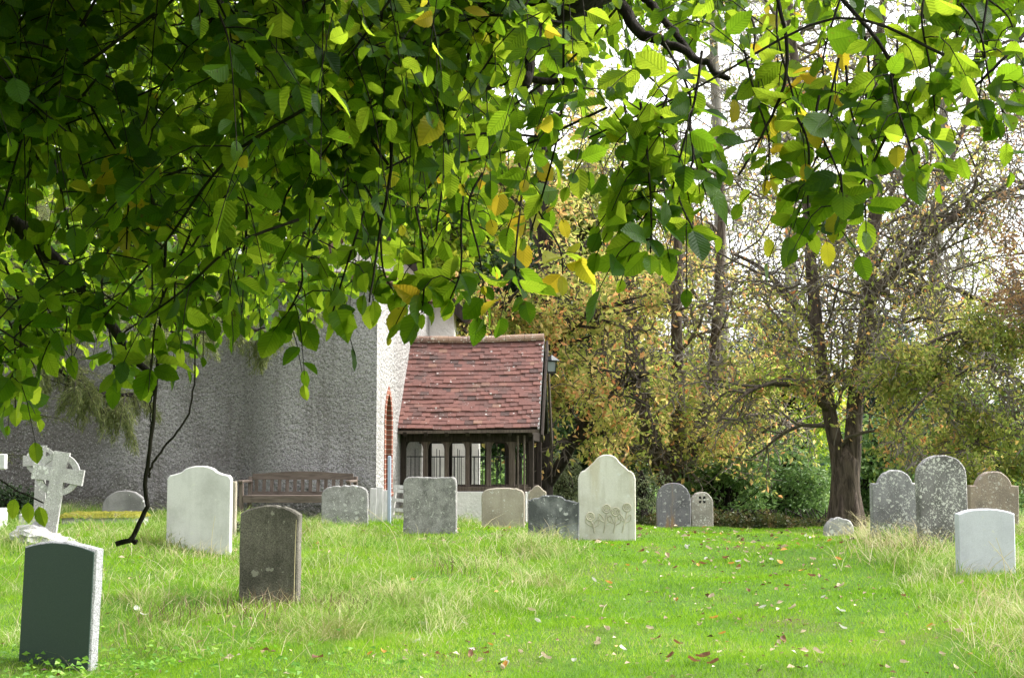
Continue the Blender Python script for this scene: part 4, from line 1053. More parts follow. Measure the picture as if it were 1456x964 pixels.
# yew beside the church, its boughs hanging in front of the wall
T = Tree(90); d = 20.5; base = W3(-150, 760, d); base[2] = gz(base[0], d) - .1
st = T.limb([base, W3(-140, 620, d), W3(-120, 450, d), W3(-110, 250, d)], .28, .12, 10)
bo = [T.limb([W3(-130, 520, d), W3(0, 480, d + .2), W3(100, 535, d + .4), W3(150, 560, d + .6), W3(190, 560, d + .6)], .07, .02, 7),
      T.limb([W3(-120, 430, d), W3(60, 380, d + .3), W3(200, 420, d + .6), W3(300, 450, d + .8), W3(400, 480, d + 1)], .08, .02, 7),
      T.limb([W3(-120, 350, d), W3(60, 300, d), W3(220, 330, d + .5), W3(340, 380, d + .6), W3(430, 440, d + .8)], .08, .02, 7),
      T.limb([W3(-120, 400, d), W3(-20, 360, d - .5), W3(120, 400, d - .3), W3(260, 480, d)], .07, .02, 7)]
for q in bo: T.branch_off(q, .02, .25, 1, 26, .62, 1, trop=-.28, wander=.3, kids=(5, 7), shrink=.6, minr=.003, angle=.7)
T.branch_off(st, .05, .4, 1, 22, 2.0, 2, trop=-.05, wander=.4, kids=(4, 6), shrink=.55, minr=.005, angle=.9)
M_yew = mat_leaf('yew_needles', [(0, (.09, .12, .04)), (.5, (.17, .20, .075)), (1, (.28, .29, .12))], 1.5, .4)
rg = T.rg; a = Acc(); C = []; AX = []
for pts in T.tw:
    m = 90; f = rg.uniform(0, 1, m) * (len(pts) - 1); i_ = np.minimum(f.astype(int), len(pts) - 2)
    dd = pts[i_ + 1] - pts[i_]; dd /= np.linalg.norm(dd, axis=1)[:, None]
    C.append(pts[i_] + (pts[i_ + 1] - pts[i_]) * (f - i_)[:, None] + rg.normal(0, .02, (m, 3))); AX.append(dd + rg.normal(0, .55, (m, 3)) + np.array([0, 0, -.3]))
C = np.concatenate(C); AX = np.concatenate(AX); N = len(C)
a.leaves(C, AX, rg.normal(size=(N, 3)), .07 * rg.uniform(.6, 1.4, N), .009, rg.uniform(0, 1, N))
tree_done(T, 'yew_tree', tuple(base), 'yew with fine hanging sprays over the grey church wall', 'tree', M_bark_dark, a, M_yew, G_T)

# low plants by the wall
clump_tree('wall_shrub', 20, 21.5, 690, 745, 60, 'dark low shrub by the church wall behind the celtic crosses', 'shrub', M_dkgreen, M_bark_dark, 40, 50, .06, 95, group=G_S)
clump_tree('small_plant', 337, 18.8, 742, 768, 22, 'small grey green plant at the foot of the white headstone', 'plant', M_sage, M_bark_dark, 14, 22, .05, 96, group=G_S)

# ------------------------------------------------------------------ grass
def smooth(x, a, b): t = np.clip((x - a) / (b - a), 0, 1); return t * t * (3 - 2 * t)
def vnoise(x, y, s, seed):
    rg = np.random.default_rng(seed); g = rg.uniform(0, 1, (64, 64)); x = x * s + 100.5; y = y * s + 100.5
    i = np.floor(x).astype(int); j = np.floor(y).astype(int); u = x - i; v = y - j; u = u * u * (3 - 2 * u); v = v * v * (3 - 2 * v)
    G = lambda a, b: g[a % 64, b % 64]
    return (G(i, j) * (1 - u) + G(i + 1, j) * u) * (1 - v) + (G(i, j + 1) * (1 - u) + G(i + 1, j + 1) * u) * v
def longness(x, y, z):
    px, py = to_px(x, y, z)
    xr = np.interp(py, [735, 760, 800, 840, 880, 915, 945, 970], [560, 800, 835, 820, 760, 640, 430, 300])
    left = smooth(xr - px, -40, 60) * (1 - .75 * smooth(py, 905, 960))
    xl = np.interp(py, [745, 765, 800, 850, 900, 970], [1225, 1225, 1240, 1290, 1340, 1400])
    right = smooth(px - xl, -25, 70)
    n = vnoise(x, y, 1.1, 1) * .6 + vnoise(x, y, 3.1, 2) * .4
    return np.clip(np.maximum(left, right) * (.25 + 1.25 * smooth(n, .28, .7)), 0, 1)
def scatter(n, dmin, dmax, power, seed, half=.41):
    rg = np.random.default_rng(seed); u = rg.uniform(0, 1, n); k = 2 - power
    d = (dmin ** k + u * (dmax ** k - dmin ** k)) ** (1 / k); x = rg.uniform(-1, 1, n) * (half * d + .3)
    return x, d, ground(x, d), rg
def blades(acc, x, y, z, h, w, lean, az, bend, rnd, five):
    N = len(x); root = np.stack([x, y, z - .008], 1)
    dirv = np.stack([np.cos(az), np.sin(az), np.zeros(N)], 1); face = np.random.default_rng(1).uniform(0, 2 * np.pi, N)
    sd = np.stack([np.cos(face), np.sin(face) * .5, np.zeros(N)], 1) * (w / 2)[:, None]
    up = np.array([0, 0, 1.])
    mid = root + up * (h * .58)[:, None] + dirv * (h * lean * .4)[:, None]
    tip = root + up * (h * (1 - bend * .35))[:, None] + dirv * (h * (lean + bend * .5))[:, None]
    if five:
        V = np.stack([root - sd, root + sd, mid + sd * .75, mid - sd * .75, tip], 1).reshape(-1, 3); b = np.arange(N)[:, None] * 5
        acc.add(V, np.concatenate([b + 0, b + 1, b + 2, b + 3], 1), np.repeat(rnd, 5)); n0 = acc.n - N * 5
        acc.f.append(np.concatenate([b + 3, b + 2, b + 4], 1) + n0)
    else:
        V = np.stack([root - sd, root + sd, tip], 1).reshape(-1, 3); b = np.arange(N)[:, None] * 3
        acc.add(V, np.concatenate([b, b + 1, b + 2], 1), np.repeat(rnd, 3))
def mat_grass(name, stops, tf=.4, brown=0, bcol=(.17, .125, .06)):
    t = NT(name); col = t.cramp(t.attr('rnd'), stops)
    if brown: col = t.mix(t.ramp(t.noise(t.coord(), 1.7, 5, .6), .5, .66, 0, brown), col, bcol)
    tr = t.mix(1.0, col, (1.3, 1.35, 1.0), 'MULTIPLY')
    return t.done(t.leafy(col, tr, tf, .6, .10))
M_lawn = mat_grass('lawn_grass', [(0, (.07, .155, .012)), (.35, (.16, .32, .016)), (.8, (.27, .43, .022)), (.93, (.36, .43, .09)), (1, (.50, .45, .24))], .4, .5, (.095, .20, .06))
M_long = mat_grass('long_grass', [(0, (.05, .115, .016)), (.35, (.14, .27, .03)), (.6, (.24, .35, .08)), (.75, (.36, .43, .19)), (.88, (.48, .46, .25)), (1, (.64, .58, .42))], .4, .6)
M_straw = mat_grass('dry_straw', [(0, (.34, .28, .15)), (.6, (.50, .43, .27)), (1, (.62, .56, .40))], .3)

x, y, z, rg = scatter(430000, 8.4, 26.5, 1.5, 31)
lg = longness(x, y, z); big = vnoise(x, y, .8, 5)
N = len(x); h = (.028 + .03 * rg.uniform(0, 1, N)) * (1 + .9 * lg) * (.75 + .5 * vnoise(x, y, 2.2, 6))
a = Acc(); blades(a, x, y, z, h, (.0052 * (y / 10) ** .8) * rg.uniform(.7, 1.4, N), rg.uniform(.1, .8, N), rg.uniform(0, 6.283, N), rg.uniform(0, .6, N),
                  np.clip(.02 + .42 * big + .25 * vnoise(x, y, 6.5, 15) + .75 * (rg.uniform(0, 1, N) - .35), 0, 1), False)
tag(a.build('lawn_grass', M_lawn), kind='stuff', label='short bright green mown grass', cat='grass')
x, y, z, rg = scatter(330000, 8.4, 26.5, 1.5, 32)
lg = longness(x, y, z); k = rg.uniform(0, 1, len(x)) < lg * .75 + .02; x, y, z, lg = x[k], y[k], z[k], lg[k]; N = len(x)
tuft = vnoise(x, y, 2.6, 7); flow = vnoise(x, y, .9, 8) * 9
h = (.045 + .105 * rg.uniform(0, 1, N) ** 1.3) * (.5 + .75 * lg) * (.35 + 1.25 * smooth(tuft, .3, .75)) * (.6 + .8 * vnoise(x, y, 7, 16))
a = Acc(); blades(a, x, y, z, h, (.006 * (y / 11) ** .7) * rg.uniform(.6, 1.3, N), rg.uniform(.2, 1.7, N), flow + rg.normal(0, 1.7, N), rg.uniform(.2, 1, N),
                  np.clip(.0 + .45 * vnoise(x, y, 1.6, 9) + .25 * vnoise(x, y, 6, 17) + .6 * rg.uniform(0, 1, N) ** 1.5, 0, 1), True)
tag(a.build('long_grass', M_long), kind='stuff', label='uncut tufted grass around the headstones', cat='grass')
x, y, z, rg = scatter(60000, 8.6, 24, 1.3, 33)
px, py = to_px(x, y, z); lg = longness(x, y, z)
wt = lg * (.10 + .5 * smooth(vnoise(x, y, 1.3, 10), .5, .8)) + 1.1 * np.exp(-((px - 1290) / 65) ** 2 - ((py - 775) / 26) ** 2) + .3 * np.exp(-((px - 1410) / 60) ** 2 - ((py - 880) / 60) ** 2) + .22 * np.exp(-((px - 690) / 90) ** 2 - ((py - 800) / 25) ** 2) + .2 * np.exp(-((px - 270) / 50) ** 2 - ((py - 790) / 15) ** 2)
wt *= np.interp(py, [735, 750, 765], [.12, .3, 1])
k = rg.uniform(0, 1, len(x)) < np.clip(wt * np.where(px > 1150, 1.3, .75), 0, 1) * .8; x, y, z = x[k], y[k], z[k]; N = len(x); px = px[k]
a = Acc(); blades(a, x, y, z, rg.uniform(.08, .30, N) * np.where((px > 1220) & (y > 14), 1.35, 1), (.0045 * (y / 11) ** .6) * rg.uniform(.7, 1.4, N), rg.uniform(.1, 2.3, N), rg.uniform(0, 6.283, N), rg.uniform(0, 1.0, N), rg.uniform(0, 1, N), True)
# a few tall single stalks
for px_, py_, d_, hh, dx in ((418, 840, 12.6, .75, .02), (570, 800, 15.5, .6, -.35), (1450, 880, 12, .6, -.25), (70, 850, 12, .6, .3), (20, 880, 11.5, .5, .35), (1385, 880, 11.5, .55, .3), (1432, 840, 13, .5, -.1), (300, 760, 15.8, .5, .05), (1235, 775, 16, .45, -.2), (690, 800, 16, .4, .25), (420, 700, 12.5, .0, 0)):
    if hh <= 0: continue
    b = W3(px_, py_, d_); b[2] = gz(b[0], b[1]); a.tube(spline([b, b + np.array([dx * .25, 0, hh * .6]), b + np.array([dx, -.05, hh])], 8), np.linspace(.0035, .0018, 8), 4, .7)
tag(a.build('dry_grass', M_straw), kind='stuff', label='pale dry grass stalks on the banks', cat='dry grass')
a = Acc(); rg = np.random.default_rng(50)       # dead flower stems standing in the grass
for px_, py_, n_ in ((250, 885, 130), (375, 878, 150), (500, 878, 140), (230, 800, 40), (640, 815, 60), (1010 - 300, 800, 50), (455, 862, 90), (1290, 800, 50)):
    g_ = P(px_, py_, 0.0 + float(np.interp(py_, [790, 800, 815, 862, 885], [16, 15.6, 14.8, 12.7, 11.9])))
    X = g_.x + rg.normal(0, .22, n_); Y = g_.y + rg.normal(0, .3, n_)
    blades(a, X, Y, ground(X, Y), rg.uniform(.08, .26, n_), np.full(n_, .006), rg.uniform(0, .9, n_), rg.uniform(0, 6.28, n_), rg.uniform(0, .8, n_), rg.uniform(0, 1, n_), True)
tag(a.build('dead_stems', mat_grass('dead_stem', [(0, (.07, .045, .03)), (.6, (.16, .11, .07)), (1, (.30, .22, .15))], .2)), kind='stuff', label='brown dead plant stems in the long grass', cat='dry plants')
# ground ivy and docks low in front
x, y, z, rg = scatter(9000, 8.5, 12.5, 1.0, 34); px, py = to_px(x, y, z)
k = rg.uniform(0, 1, len(x)) < (np.exp(-((px - 260) / 230) ** 2 - ((py - 955) / 30) ** 2) * .9 + .5 * np.exp(-((px - 85) / 90) ** 2 - ((py - 945) / 16) ** 2)) * (vnoise(x, y, 3, 12) > .42); x, y, z = x[k], y[k], z[k]; N = len(x)
a = Acc(); az = rg.uniform(0, 6.283, N); a.leaves(np.stack([x, y, z + rg.uniform(.02, .10, N)], 1), np.stack([np.cos(az), np.sin(az), rg.uniform(-.3, .4, N)], 1), rg.normal(0, .4, (N, 3)) + np.array([0, -.3, 1]), .05 * rg.uniform(.6, 1.4, N), .038 * rg.uniform(.7, 1.2, N), rg.uniform(0, 1, N))
tag(a.build('weeds', mat_leaf('weed_leaves', [(0, (.08, .2, .02)), (.6, (.15, .32, .03)), (1, (.24, .38, .05))], 1.4, .4)), kind='stuff', label='broad leaved weeds in the nearest grass', cat='weeds')

# ------------------------------------------------------------------ fallen leaves
def curled(seed):
    rg = np.random.default_rng(seed); n1, n2 = 7, 5; V = []
    cu, cv, tw = rg.uniform(.4, 1.6), rg.uniform(.5, 1.8), rg.uniform(-.7, .7)
    for i_ in range(n1):
        s = i_ / (n1 - 1); wdt = .33 * math.sin(math.pi * min(1, s * .93 + .05)) ** .7 + .01
        for j_ in range(n2):
            q = (j_ / (n2 - 1) - .5) * 2
            V.append((s - .5, q * wdt * math.cos(cv * q * .6), .05 + cu * .25 * (s - .5) ** 2 * 2 + abs(q) ** 1.5 * wdt * cv * .55 + tw * q * (s - .5) * .4 + rg.normal(0, .012)))
    f = [[i_ * n2 + j_, (i_ + 1) * n2 + j_, (i_ + 1) * n2 + j_ + 1, i_ * n2 + j_ + 1] for i_ in range(n1 - 1) for j_ in range(n2 - 1)]
    a = Acc(); a.add(V, f); return a
def mat_dead(name, c1, c2):
    t = NT(name); c = t.coord(); col = t.mix(t.ramp(t.noise(c, 4, 4), .35, .65), c1, c2)
    return t.done(t.leafy(col, tuple(min(1, q * 1.2) for q in c2), .25, .6, .3))
DEAD = [('pale tan', 'dry curled pale tan leaf lying on the mown grass', mat_dead('tan_dead_leaf', (.34, .26, .17), (.52, .43, .31)), .42),
        ('brown', 'dry curled brown leaf lying on the mown grass', mat_dead('brown_dead_leaf', (.10, .045, .022), (.22, .10, .05)), .3),
        ('orange', 'orange fallen leaf lying on the mown grass', mat_dead('orange_dead_leaf', (.40, .17, .03), (.55, .28, .06)), .13),
        ('grey', 'pale grey underside up fallen leaf on the mown grass', mat_dead('grey_dead_leaf', (.44, .42, .38), (.62, .60, .56)), .15)]
protos = []
for k, (_, lab, m, w_) in enumerate(DEAD):
    for q in range(2): protos.append((curled(40 + k * 2 + q), m, lab, w_ / 2))
meshes = []
rg = np.random.default_rng(77); wts = np.array([p[3] for p in protos]); wts /= wts.sum()
spots = [(1033, 797, 1, .13), (1108, 803, 2, .12), (1140, 815, 2, .08), (1085, 804, 0, .1), (1000, 940, 1, .1), (985, 946, 1, .09), (1015, 950, 1, .08), (865, 832, 2, .08), (600, 893, 3, .08), (586, 830, 2, .07), (452, 776, 2, .08), (468, 790, 0, .09), (765, 888, 3, .07), (1085, 869, 3, .07), (670, 931, 3, .07), (195, 872, 3, .1), (205, 880, 3, .08), (1128, 870, 0, .07), (1056, 770, 1, .1), (1180, 772, 2, .08), (720, 952, 3, .07)]
while len(spots) < 150:
    if rg.uniform() < .45: px, py = rg.uniform(870, 1230), rg.uniform(758, 812)
    else: px, py = rg.uniform(420, 1400), 810 + 150 * rg.uniform() ** .8
    if py > 815 and px < 800 - (py - 815) * 2.2 and rg.uniform() < .8: continue
    spots.append((px, py, -1, rg.uniform(.05, .085)))
def hit_ground(px, py):
    lo, hi = 6.0, 27.0
    ds = np.linspace(lo, hi, 300); q = np.array([P(px, py, d)[:] for d in ds]); g = ground(q[:, 0], q[:, 1]); b = np.nonzero(q[:, 2] < g)[0]
    return (q[b[0], 0], q[b[0], 1], g[b[0]]) if len(b) else None
made = {}
for px, py, kind, size in spots:
    g = hit_ground(px, py)
    if g is None: continue
    k = int(rg.choice(len(protos), p=wts)) if kind < 0 else kind * 2 + int(rg.integers(0, 2))
    acc, m, lab, _ = protos[k]
    if k not in made: o = acc.build('fallen_leaf', m, smooth=True); made[k] = o
    else: o = made[k].copy(); COL.objects.link(o)
    o.location = (g[0], g[1], g[2] + .022); o.scale = (size,) * 3; o.rotation_euler = (rg.normal(0, .35), rg.normal(0, .35), rg.uniform(0, 6.28))
    tag(o, lab, 'fallen leaf', 'fallen leaves on the grass, ' + DEAD[k // 2][0])
x, y, z, rg = scatter(5200, 8.6, 25, 1.0, 35); px, py = to_px(x, y, z); lg = longness(x, y, z)
k = rg.uniform(0, 1, len(x)) < np.clip(.5 - lg * .4 + .9 * np.exp(-((py - 762) / 13) ** 2), 0, 1.4) * (.3 + .9 * smooth(vnoise(x, y, 1.4, 21), .4, .7)); x, y, z = x[k], y[k], z[k]; N = len(x); az = rg.uniform(0, 6.283, N)
a = Acc(); Ls = rg.uniform(.025, .072, N) * np.where(y > 17, 1.5, 1); a.leaves(np.stack([x, y, z + rg.uniform(.015, .035, N)], 1), np.stack([np.cos(az), np.sin(az), rg.normal(0, .3, N)], 1), rg.normal(0, .4, (N, 3)) + np.array([0, 0, 1]), Ls, Ls * .6, rg.uniform(0, 1, N))
tag(a.build('leaf_litter', mat_leaf('litter', [(0, (.05, .035, .02)), (.25, (.16, .08, .04)), (.5, (.36, .26, .15)), (.8, (.5, .42, .3)), (.92, (.5, .25, .05)), (1, (.6, .57, .52))], 1.0, .15)), kind='stuff', label='small scraps of dead leaf in the grass', cat='leaf litter')

# ------------------------------------------------------------------ overhanging tree in the foreground
rg = np.random.default_rng(5)
class Leaves:
    def __init__(s): s.c = []; s.ax = []; s.nr = []; s.L = []; s.W = []; s.r = []
    def add(s, c, ax, nr, L, W, r): s.c.append(c); s.ax.append(ax); s.nr.append(nr); s.L.append(L); s.W.append(W); s.r.append(r)
LV = Leaves(); TW = Acc()
def leaf_on_twig(pts, n, size, yel):
    rt = rg.uniform(0, .74); p = spline(pts, 12); tg = np.gradient(p, axis=0); tg /= np.linalg.norm(tg, axis=1)[:, None]
    for k in range(n):
        f = (k + .7) / n; i = min(int(f * 11), 11); sgn = 1 if k % 2 else -1
        q = p[i]; t_ = tg[i]; hor = np.cross(t_, [0, 0, 1.]); hor /= np.linalg.norm(hor) + 1e-6
        ax = t_ * rg.uniform(.1, .8) + hor * sgn * rg.uniform(.5, 1.2) + np.array([0, 0, -rg.uniform(-.2, .65)]) + rg.normal(0, .3, 3)
        if k == n - 1: ax = t_ + np.array([0, 0, -.5])
        nr = rg.normal(0, 1, 3) * np.array([.55, .9, .6]) + np.array([0, -.35, .35])
        L = size * float(np.clip(rg.normal(1, .27), .45, 1.55)) * (.75 + .35 * math.sin(math.pi * min(1, f * .9 + .1)))
        y_ = rg.uniform(); r = rg.uniform(.86, 1.0) if y_ < yel else rg.uniform(0, .74)
        LV.add(q, ax, nr, L, L * rg.uniform(.55, .78), r * .8 + .2 * rt if r < .8 else r)
def branch(start, tip, size, yel, ntw, nl, r0=.0034, sag=.12, tl=.3, cull=True):
    start = np.array(start, float); tip = np.array(tip, float); d = tip - start; L = np.linalg.norm(d)
    m1 = start + d * .35 + np.array([0, 0, sag * L * .6]) + rg.normal(0, .05 * L, 3); m2 = start + d * .72 + np.array([0, 0, sag * L * .4]) + rg.normal(0, .05 * L, 3)
    p = spline([start, m1, m2, tip], 16); TW.tube(p, np.linspace(r0, .0018, 16), 5, cap=False)
    for k in range(ntw):
        f = .18 + .82 * (k + rg.uniform(0, .8)) / ntw; i = min(int(f * 15), 14); q = p[i]; dd = p[i + 1] - p[i]; dd /= np.linalg.norm(dd)
        s = np.cross(dd, rg.normal(size=3)); s /= np.linalg.norm(s) + 1e-6
        di = dd * .6 + s * .9; di /= np.linalg.norm(di); l = tl * rg.uniform(.5, 1.15)
        e = q + di * l + np.array([0, 0, -.28 * l]); mm = q + di * l * .5 + np.array([0, 0, .02])
        if cull and e[1] > 1:
            ex, ey = to_px(*e)
            if ey > env(ex) + 30: continue
        TW.tube(spline([q, mm, e], 6), np.linspace(.0016, .0008, 6), 4, cap=False)
        leaf_on_twig([q, mm, e], int(max(3, nl * l / tl)), size, yel)
    leaf_on_twig([p[10], p[13], p[15]], 5, size, yel)
ENVX = [-300, 0, 50, 120, 180, 230, 330, 430, 520, 600, 660, 720, 780, 830, 860, 960, 1030, 1060, 1500, 1700]
ENVY = [545, 545, 530, 495, 505, 520, 475, 455, 420, 375, 375, 355, 330, 270, 200, 170, 100, 50, 50, 50]
def env(px): return float(np.interp(px, ENVX, ENVY))
def yel_at(px, py):
    return .010 + .09 * math.exp(-((px - 690) / 140) ** 2 - ((py - 350) / 110) ** 2) + .04 * (px > 1040)
def canopy(n, d0, d1, x0, x1, dens, size, ntw, nl, up=(.12, .6), ybias=1.0, tl=.3):
    c = 0
    while c < n:
        px = rg.uniform(x0, x1)
        if rg.uniform() > float(np.interp(px, *dens)): continue
        e = env(px); py = e - (e + 130) * rg.uniform() ** ybias; d = rg.uniform(d0, d1)
        tip = W3(px, py, d); st = tip + np.array([rg.choice([-1, 1]) * rg.uniform(.15, .75), rg.uniform(-.5, .3), rg.uniform(*up)])
        branch(st, tip, size * rg.uniform(.9, 1.1), yel_at(px, py), ntw, nl, tl=tl); c += 1
DEN = ([-300, 0, 110, 140, 320, 350, 500, 560, 640, 860, 980, 1060, 1250, 1700], [.8, 1, 1, .4, .4, 1, 1, .62, .5, .52, .38, .2, .2, .3])
canopy(34, 2.7, 3.6, -250, 1700, DEN, .043, 13, 9, ybias=1.3, tl=.25)
canopy(56, 3.6, 5.2, -250, 1700, DEN, .047, 15, 10, ybias=1.2, tl=.3)
DENF = ([-300, 0, 500, 560, 640, 860, 980, 1060, 1250, 1700], [.8, 1, 1, .75, .5, .42, .3, .2, .2, .25])
canopy(44, 5.8, 8.4, -250, 1700, DENF, .053, 18, 11, ybias=1.1, tl=.36)
# the dark thick of the crown, upper left
DEN2 = ([-300, 0, 110, 145, 300, 340, 540, 620], [.9, 1, 1, .15, .15, 1, 1, 0])
def env2(px): return 330
_e = env; env = env2
canopy(64, 2.6, 3.8, -250, 600, DEN2, .047, 14, 10, tl=.25)
def env3(px): return 70
env = env3
canopy(16, 3.2, 5.0, 620, 1560, ([600, 640, 1500, 1600], [1, 1, 1, 1]), .047, 13, 10, tl=.26)
env = _e
for k in range(70):                                      # thick leafy roof added above the frame to keep the left part in shade
    tip = np.array([rg.uniform(-3.2, -.25), rg.uniform(2.3, 4.3), 0]); tip[2] = 1.55 + 760 * tip[1] / F + rg.uniform(.12, .6)
    if -1.75 < tip[0] / tip[1] * 3.2 - .4 < -1.2: continue
    branch(tip + np.array([rg.choice([-1, 1]) * .5, rg.normal(0, .3), rg.uniform(.1, .4)]), tip, .075, .0, 10, 9, .004, .1, .4, False)
# separate hanging sprays that show against the sky and the trees
for px, py, d, n, yl in ((925, 405, 2.7, 9, 0), (905, 370, 2.8, 7, 0), (950, 340, 2.75, 9, 0), (985, 370, 2.75, 5, 0), (880, 330, 2.9, 6, 0), (1010, 300, 2.9, 4, 0),
                     (1155, 375, 3.0, 6, .12), (1125, 330, 3.1, 6, .12), (1195, 345, 2.9, 6, .05), (1230, 355, 3.0, 4, .05), (1090, 300, 3.1, 4, .3), (1310, 290, 2.9, 5, 0), (1290, 230, 3.0, 8, .03), (1330, 215, 3.0, 6, 0), (1240, 260, 3.1, 5, .05),
                     (1175, 170, 3.1, 4, .3), (1140, 240, 3.1, 5, .15), (1080, 190, 3.2, 6, .1), (1390, 200, 3.0, 5, .05), (1430, 210, 3.0, 6, .05), (1370, 150, 3.2, 7, .05), (1450, 130, 3.2, 7, .05),
                     (800, 435, 3.4, 3, .95), (745, 470, 3.2, 3, .2), (690, 475, 3.2, 4, .1), (640, 470, 3.1, 5, .15), (600, 490, 3.1, 4, .1), (560, 460, 3.2, 6, .05), (470, 500, 3.1, 6, 0), (400, 505, 3.1, 6, 0), (180, 400, 2.9, 3, 1), (215, 575, 3.1, 6, 0), (165, 580, 3.3, 5, 0), (85, 535, 3.2, 6, 0), (12, 610, 3.4, 6, 0), (22, 625, 3.9, 4, .0), (10, 590, 3.0, 6, 0), (250, 490, 3.0, 6, 0), (330, 490, 3.2, 6, 0), (130, 480, 3.0, 7, 0)):
    tip = W3(px, py - 45, d); branch(tip + np.array([rg.normal(0, .06), rg.uniform(-.05, .1), rg.uniform(.22, .34)]), tip, .053, yl, n, 5, .0030, .05, .13, False)
# the three leaves that hang low in front of the leaning cross
q = [W3(20, 695, 3.0), W3(35, 702, 3.0), W3(62, 715, 3.02)]; TW.tube(spline([W3(-60, 560, 3.0), W3(-20, 660, 3.0)] + q, 12), .0016, 4)
for px, py, dx in ((22, 705, -.2), (40, 710, 0), (54, 716, .3)): LV.add(W3(px, py, 3.0), np.array([dx, 0, -1.]), np.array([.1, -1, .3]), .042, .026, .5)
N_SEEN = len(LV.c)
def in_view(q, m=.45):
    if q[1] < -.4: return False
    if q[1] < 1.2: return abs(q[0]) < 1.0 and q[2] < 2.5
    x_, y_ = to_px(*q); g = m * F / q[1]
    return -g < x_ < 1456 + g and y_ > -g
# unseen big-leaved canopy added above and behind the camera to shade the near leaves
for k in range(440):
    tip = np.array([rg.uniform(-7, 4.5), 0, 0]); tip[1] = rg.uniform(-7, 4.2 if tip[0] < -.35 else 1.2); zt = 1.55 + (655 + 160) * max(tip[1], 1.9) / F
    tip[2] = zt + rg.uniform(.05, 1.9) + .25 * max(0, tip[0] - 1)
    if (tip[0] > 1.0 and rg.uniform() < .35) or in_view(tip, .6): continue
    branch(tip + np.array([rg.normal(0, .3), rg.normal(0, .3), rg.uniform(.3, .6)]), tip, .25, .0, 6, 5, .004, .1, .5, False)

for k in range(260):                                     # unseen crown skirts added left of and behind the viewer to block low light
    if k % 2: tip = np.array([rg.uniform(-7, -2.2), 0, 0]); tip[1] = rg.uniform(-3, min(6.0, -tip[0] * 2.1 - 1.2)); tip[2] = rg.uniform(1.1, 4.2)
    else: tip = np.array([rg.uniform(-6, 5), rg.uniform(-7, -2.5), rg.uniform(1.2, 4.5)])
    if in_view(tip, .6): continue
    branch(tip + np.array([rg.normal(0, .3), rg.normal(0, .3), rg.uniform(.3, .6)]), tip, .25, .0, 6, 5, .004, .1, .5, False)
keep_ = [k for k in range(len(LV.c)) if k < N_SEEN or not in_view(LV.c[k])]
for nm_ in ('c', 'ax', 'nr', 'L', 'W', 'r'): v_ = getattr(LV, nm_); setattr(LV, nm_, [v_[k] for k in keep_])
N = len(LV.c); c = np.array(LV.c); ax = np.array(LV.ax); ax /= np.linalg.norm(ax, axis=1)[:, None]; nr = np.array(LV.nr)
sd = np.cross(ax, nr); sd /= np.linalg.norm(sd, axis=1)[:, None] + 1e-9; nn = np.cross(sd, ax)
L = np.array(LV.L)[:, None]; Wd = np.array(LV.W)[:, None]
S_ = np.array([-.16, -.02, .05, .14, .2, .3, .36, .47, .53, .64, .7, .8, .85, .93, 1.0])
Wp = np.array([.018, .02, .34, .70, .78, .96, .94, 1.0, .95, .9, .80, .62, .48, .24, .0])
Wp = Wp * np.array([1, 1, 1, 1.02, .97, 1.03, .97, 1.03, .97, 1.03, .96, 1.04, .95, 1.05, 1])
curl = rg.uniform(-.12, .45, (N, 1)); fold = rg.uniform(.0, .6, (N, 1)); wav = rg.uniform(0, 6.28, (N, 1))
rows = []; uvs = []
for s_, w_ in zip(S_, Wp):
    m = c + ax * (L * (s_ + .16)) - nn * (L * curl * max(s_, 0) ** 2)
    for u in (-1, 0, 1):
        rows.append(m + sd * (Wd * .5 * w_ * u) + nn * (abs(u) * Wd * .5 * w_ * fold + Wd * .035 * w_ * np.sin(wav + s_ * 9 + u) * abs(u)))
        uvs.append(np.broadcast_to(np.array([u * w_, s_]), (N, 2)))
V = np.stack(rows, 1); UV = np.stack(uvs, 1); m = len(S_)
f1 = np.array([[3 * r + q, 3 * r + q + 1, 3 * r + q + 4, 3 * r + q + 3] for r in range(m - 1) for q in (0, 1)])
fa = (np.arange(N)[:, None, None] * (3 * m) + f1[None]).reshape(-1, 4)
a = Acc(); a.add(V.reshape(-1, 3), fa, np.repeat(np.array(LV.r), 3 * m), UV.reshape(-1, 2))
t = NT('hornbeam_leaf'); rv = t.attr('rnd')
uvn = t.n('ShaderNodeUVMap', uv_map='UVMap'); sx_ = t.n('ShaderNodeSeparateXYZ'); t.l(uvn.outputs[0], sx_.inputs[0]); U, Vv = sx_.outputs[0], sx_.outputs[1]
au = t.math('ABSOLUTE', U)
vein = t.math('FRACT', t.math('SUBTRACT', t.math('MULTIPLY', Vv, 9.0), t.math('MULTIPLY', au, 2.6)))
vd = t.math('ABSOLUTE', t.math('SUBTRACT', vein, .5))
vm = t.math('MAXIMUM', t.ramp(vd, .0, .13, 1, 0), t.ramp(au, .02, .06, 1, 0))
col = t.cramp(rv, [(0, (.012, .036, .007)), (.35, (.022, .062, .009)), (.7, (.04, .095, .012)), (.8, (.07, .12, .015)), (.9, (.30, .28, .03)), (1, (.44, .32, .03))])
tr = t.cramp(rv, [(0, (.07, .16, .006)), (.3, (.22, .38, .014)), (.7, (.58, .74, .045)), (.8, (.68, .76, .06)), (.9, (.72, .62, .04)), (1, (.85, .55, .04))])
col = t.mix(t.math('MULTIPLY', vm, .35), col, t.mix(1.0, col, (1.8, 1.6, 1.6), 'MULTIPLY'))
tr = t.mix(t.math('MULTIPLY', vm, .5), tr, t.mix(1.0, tr, (.42, .5, .5), 'MULTIPLY'))
oc = t.coord(); sp2 = t.ramp(t.noise(oc, 55, 3), .66, .74, 0, .7)
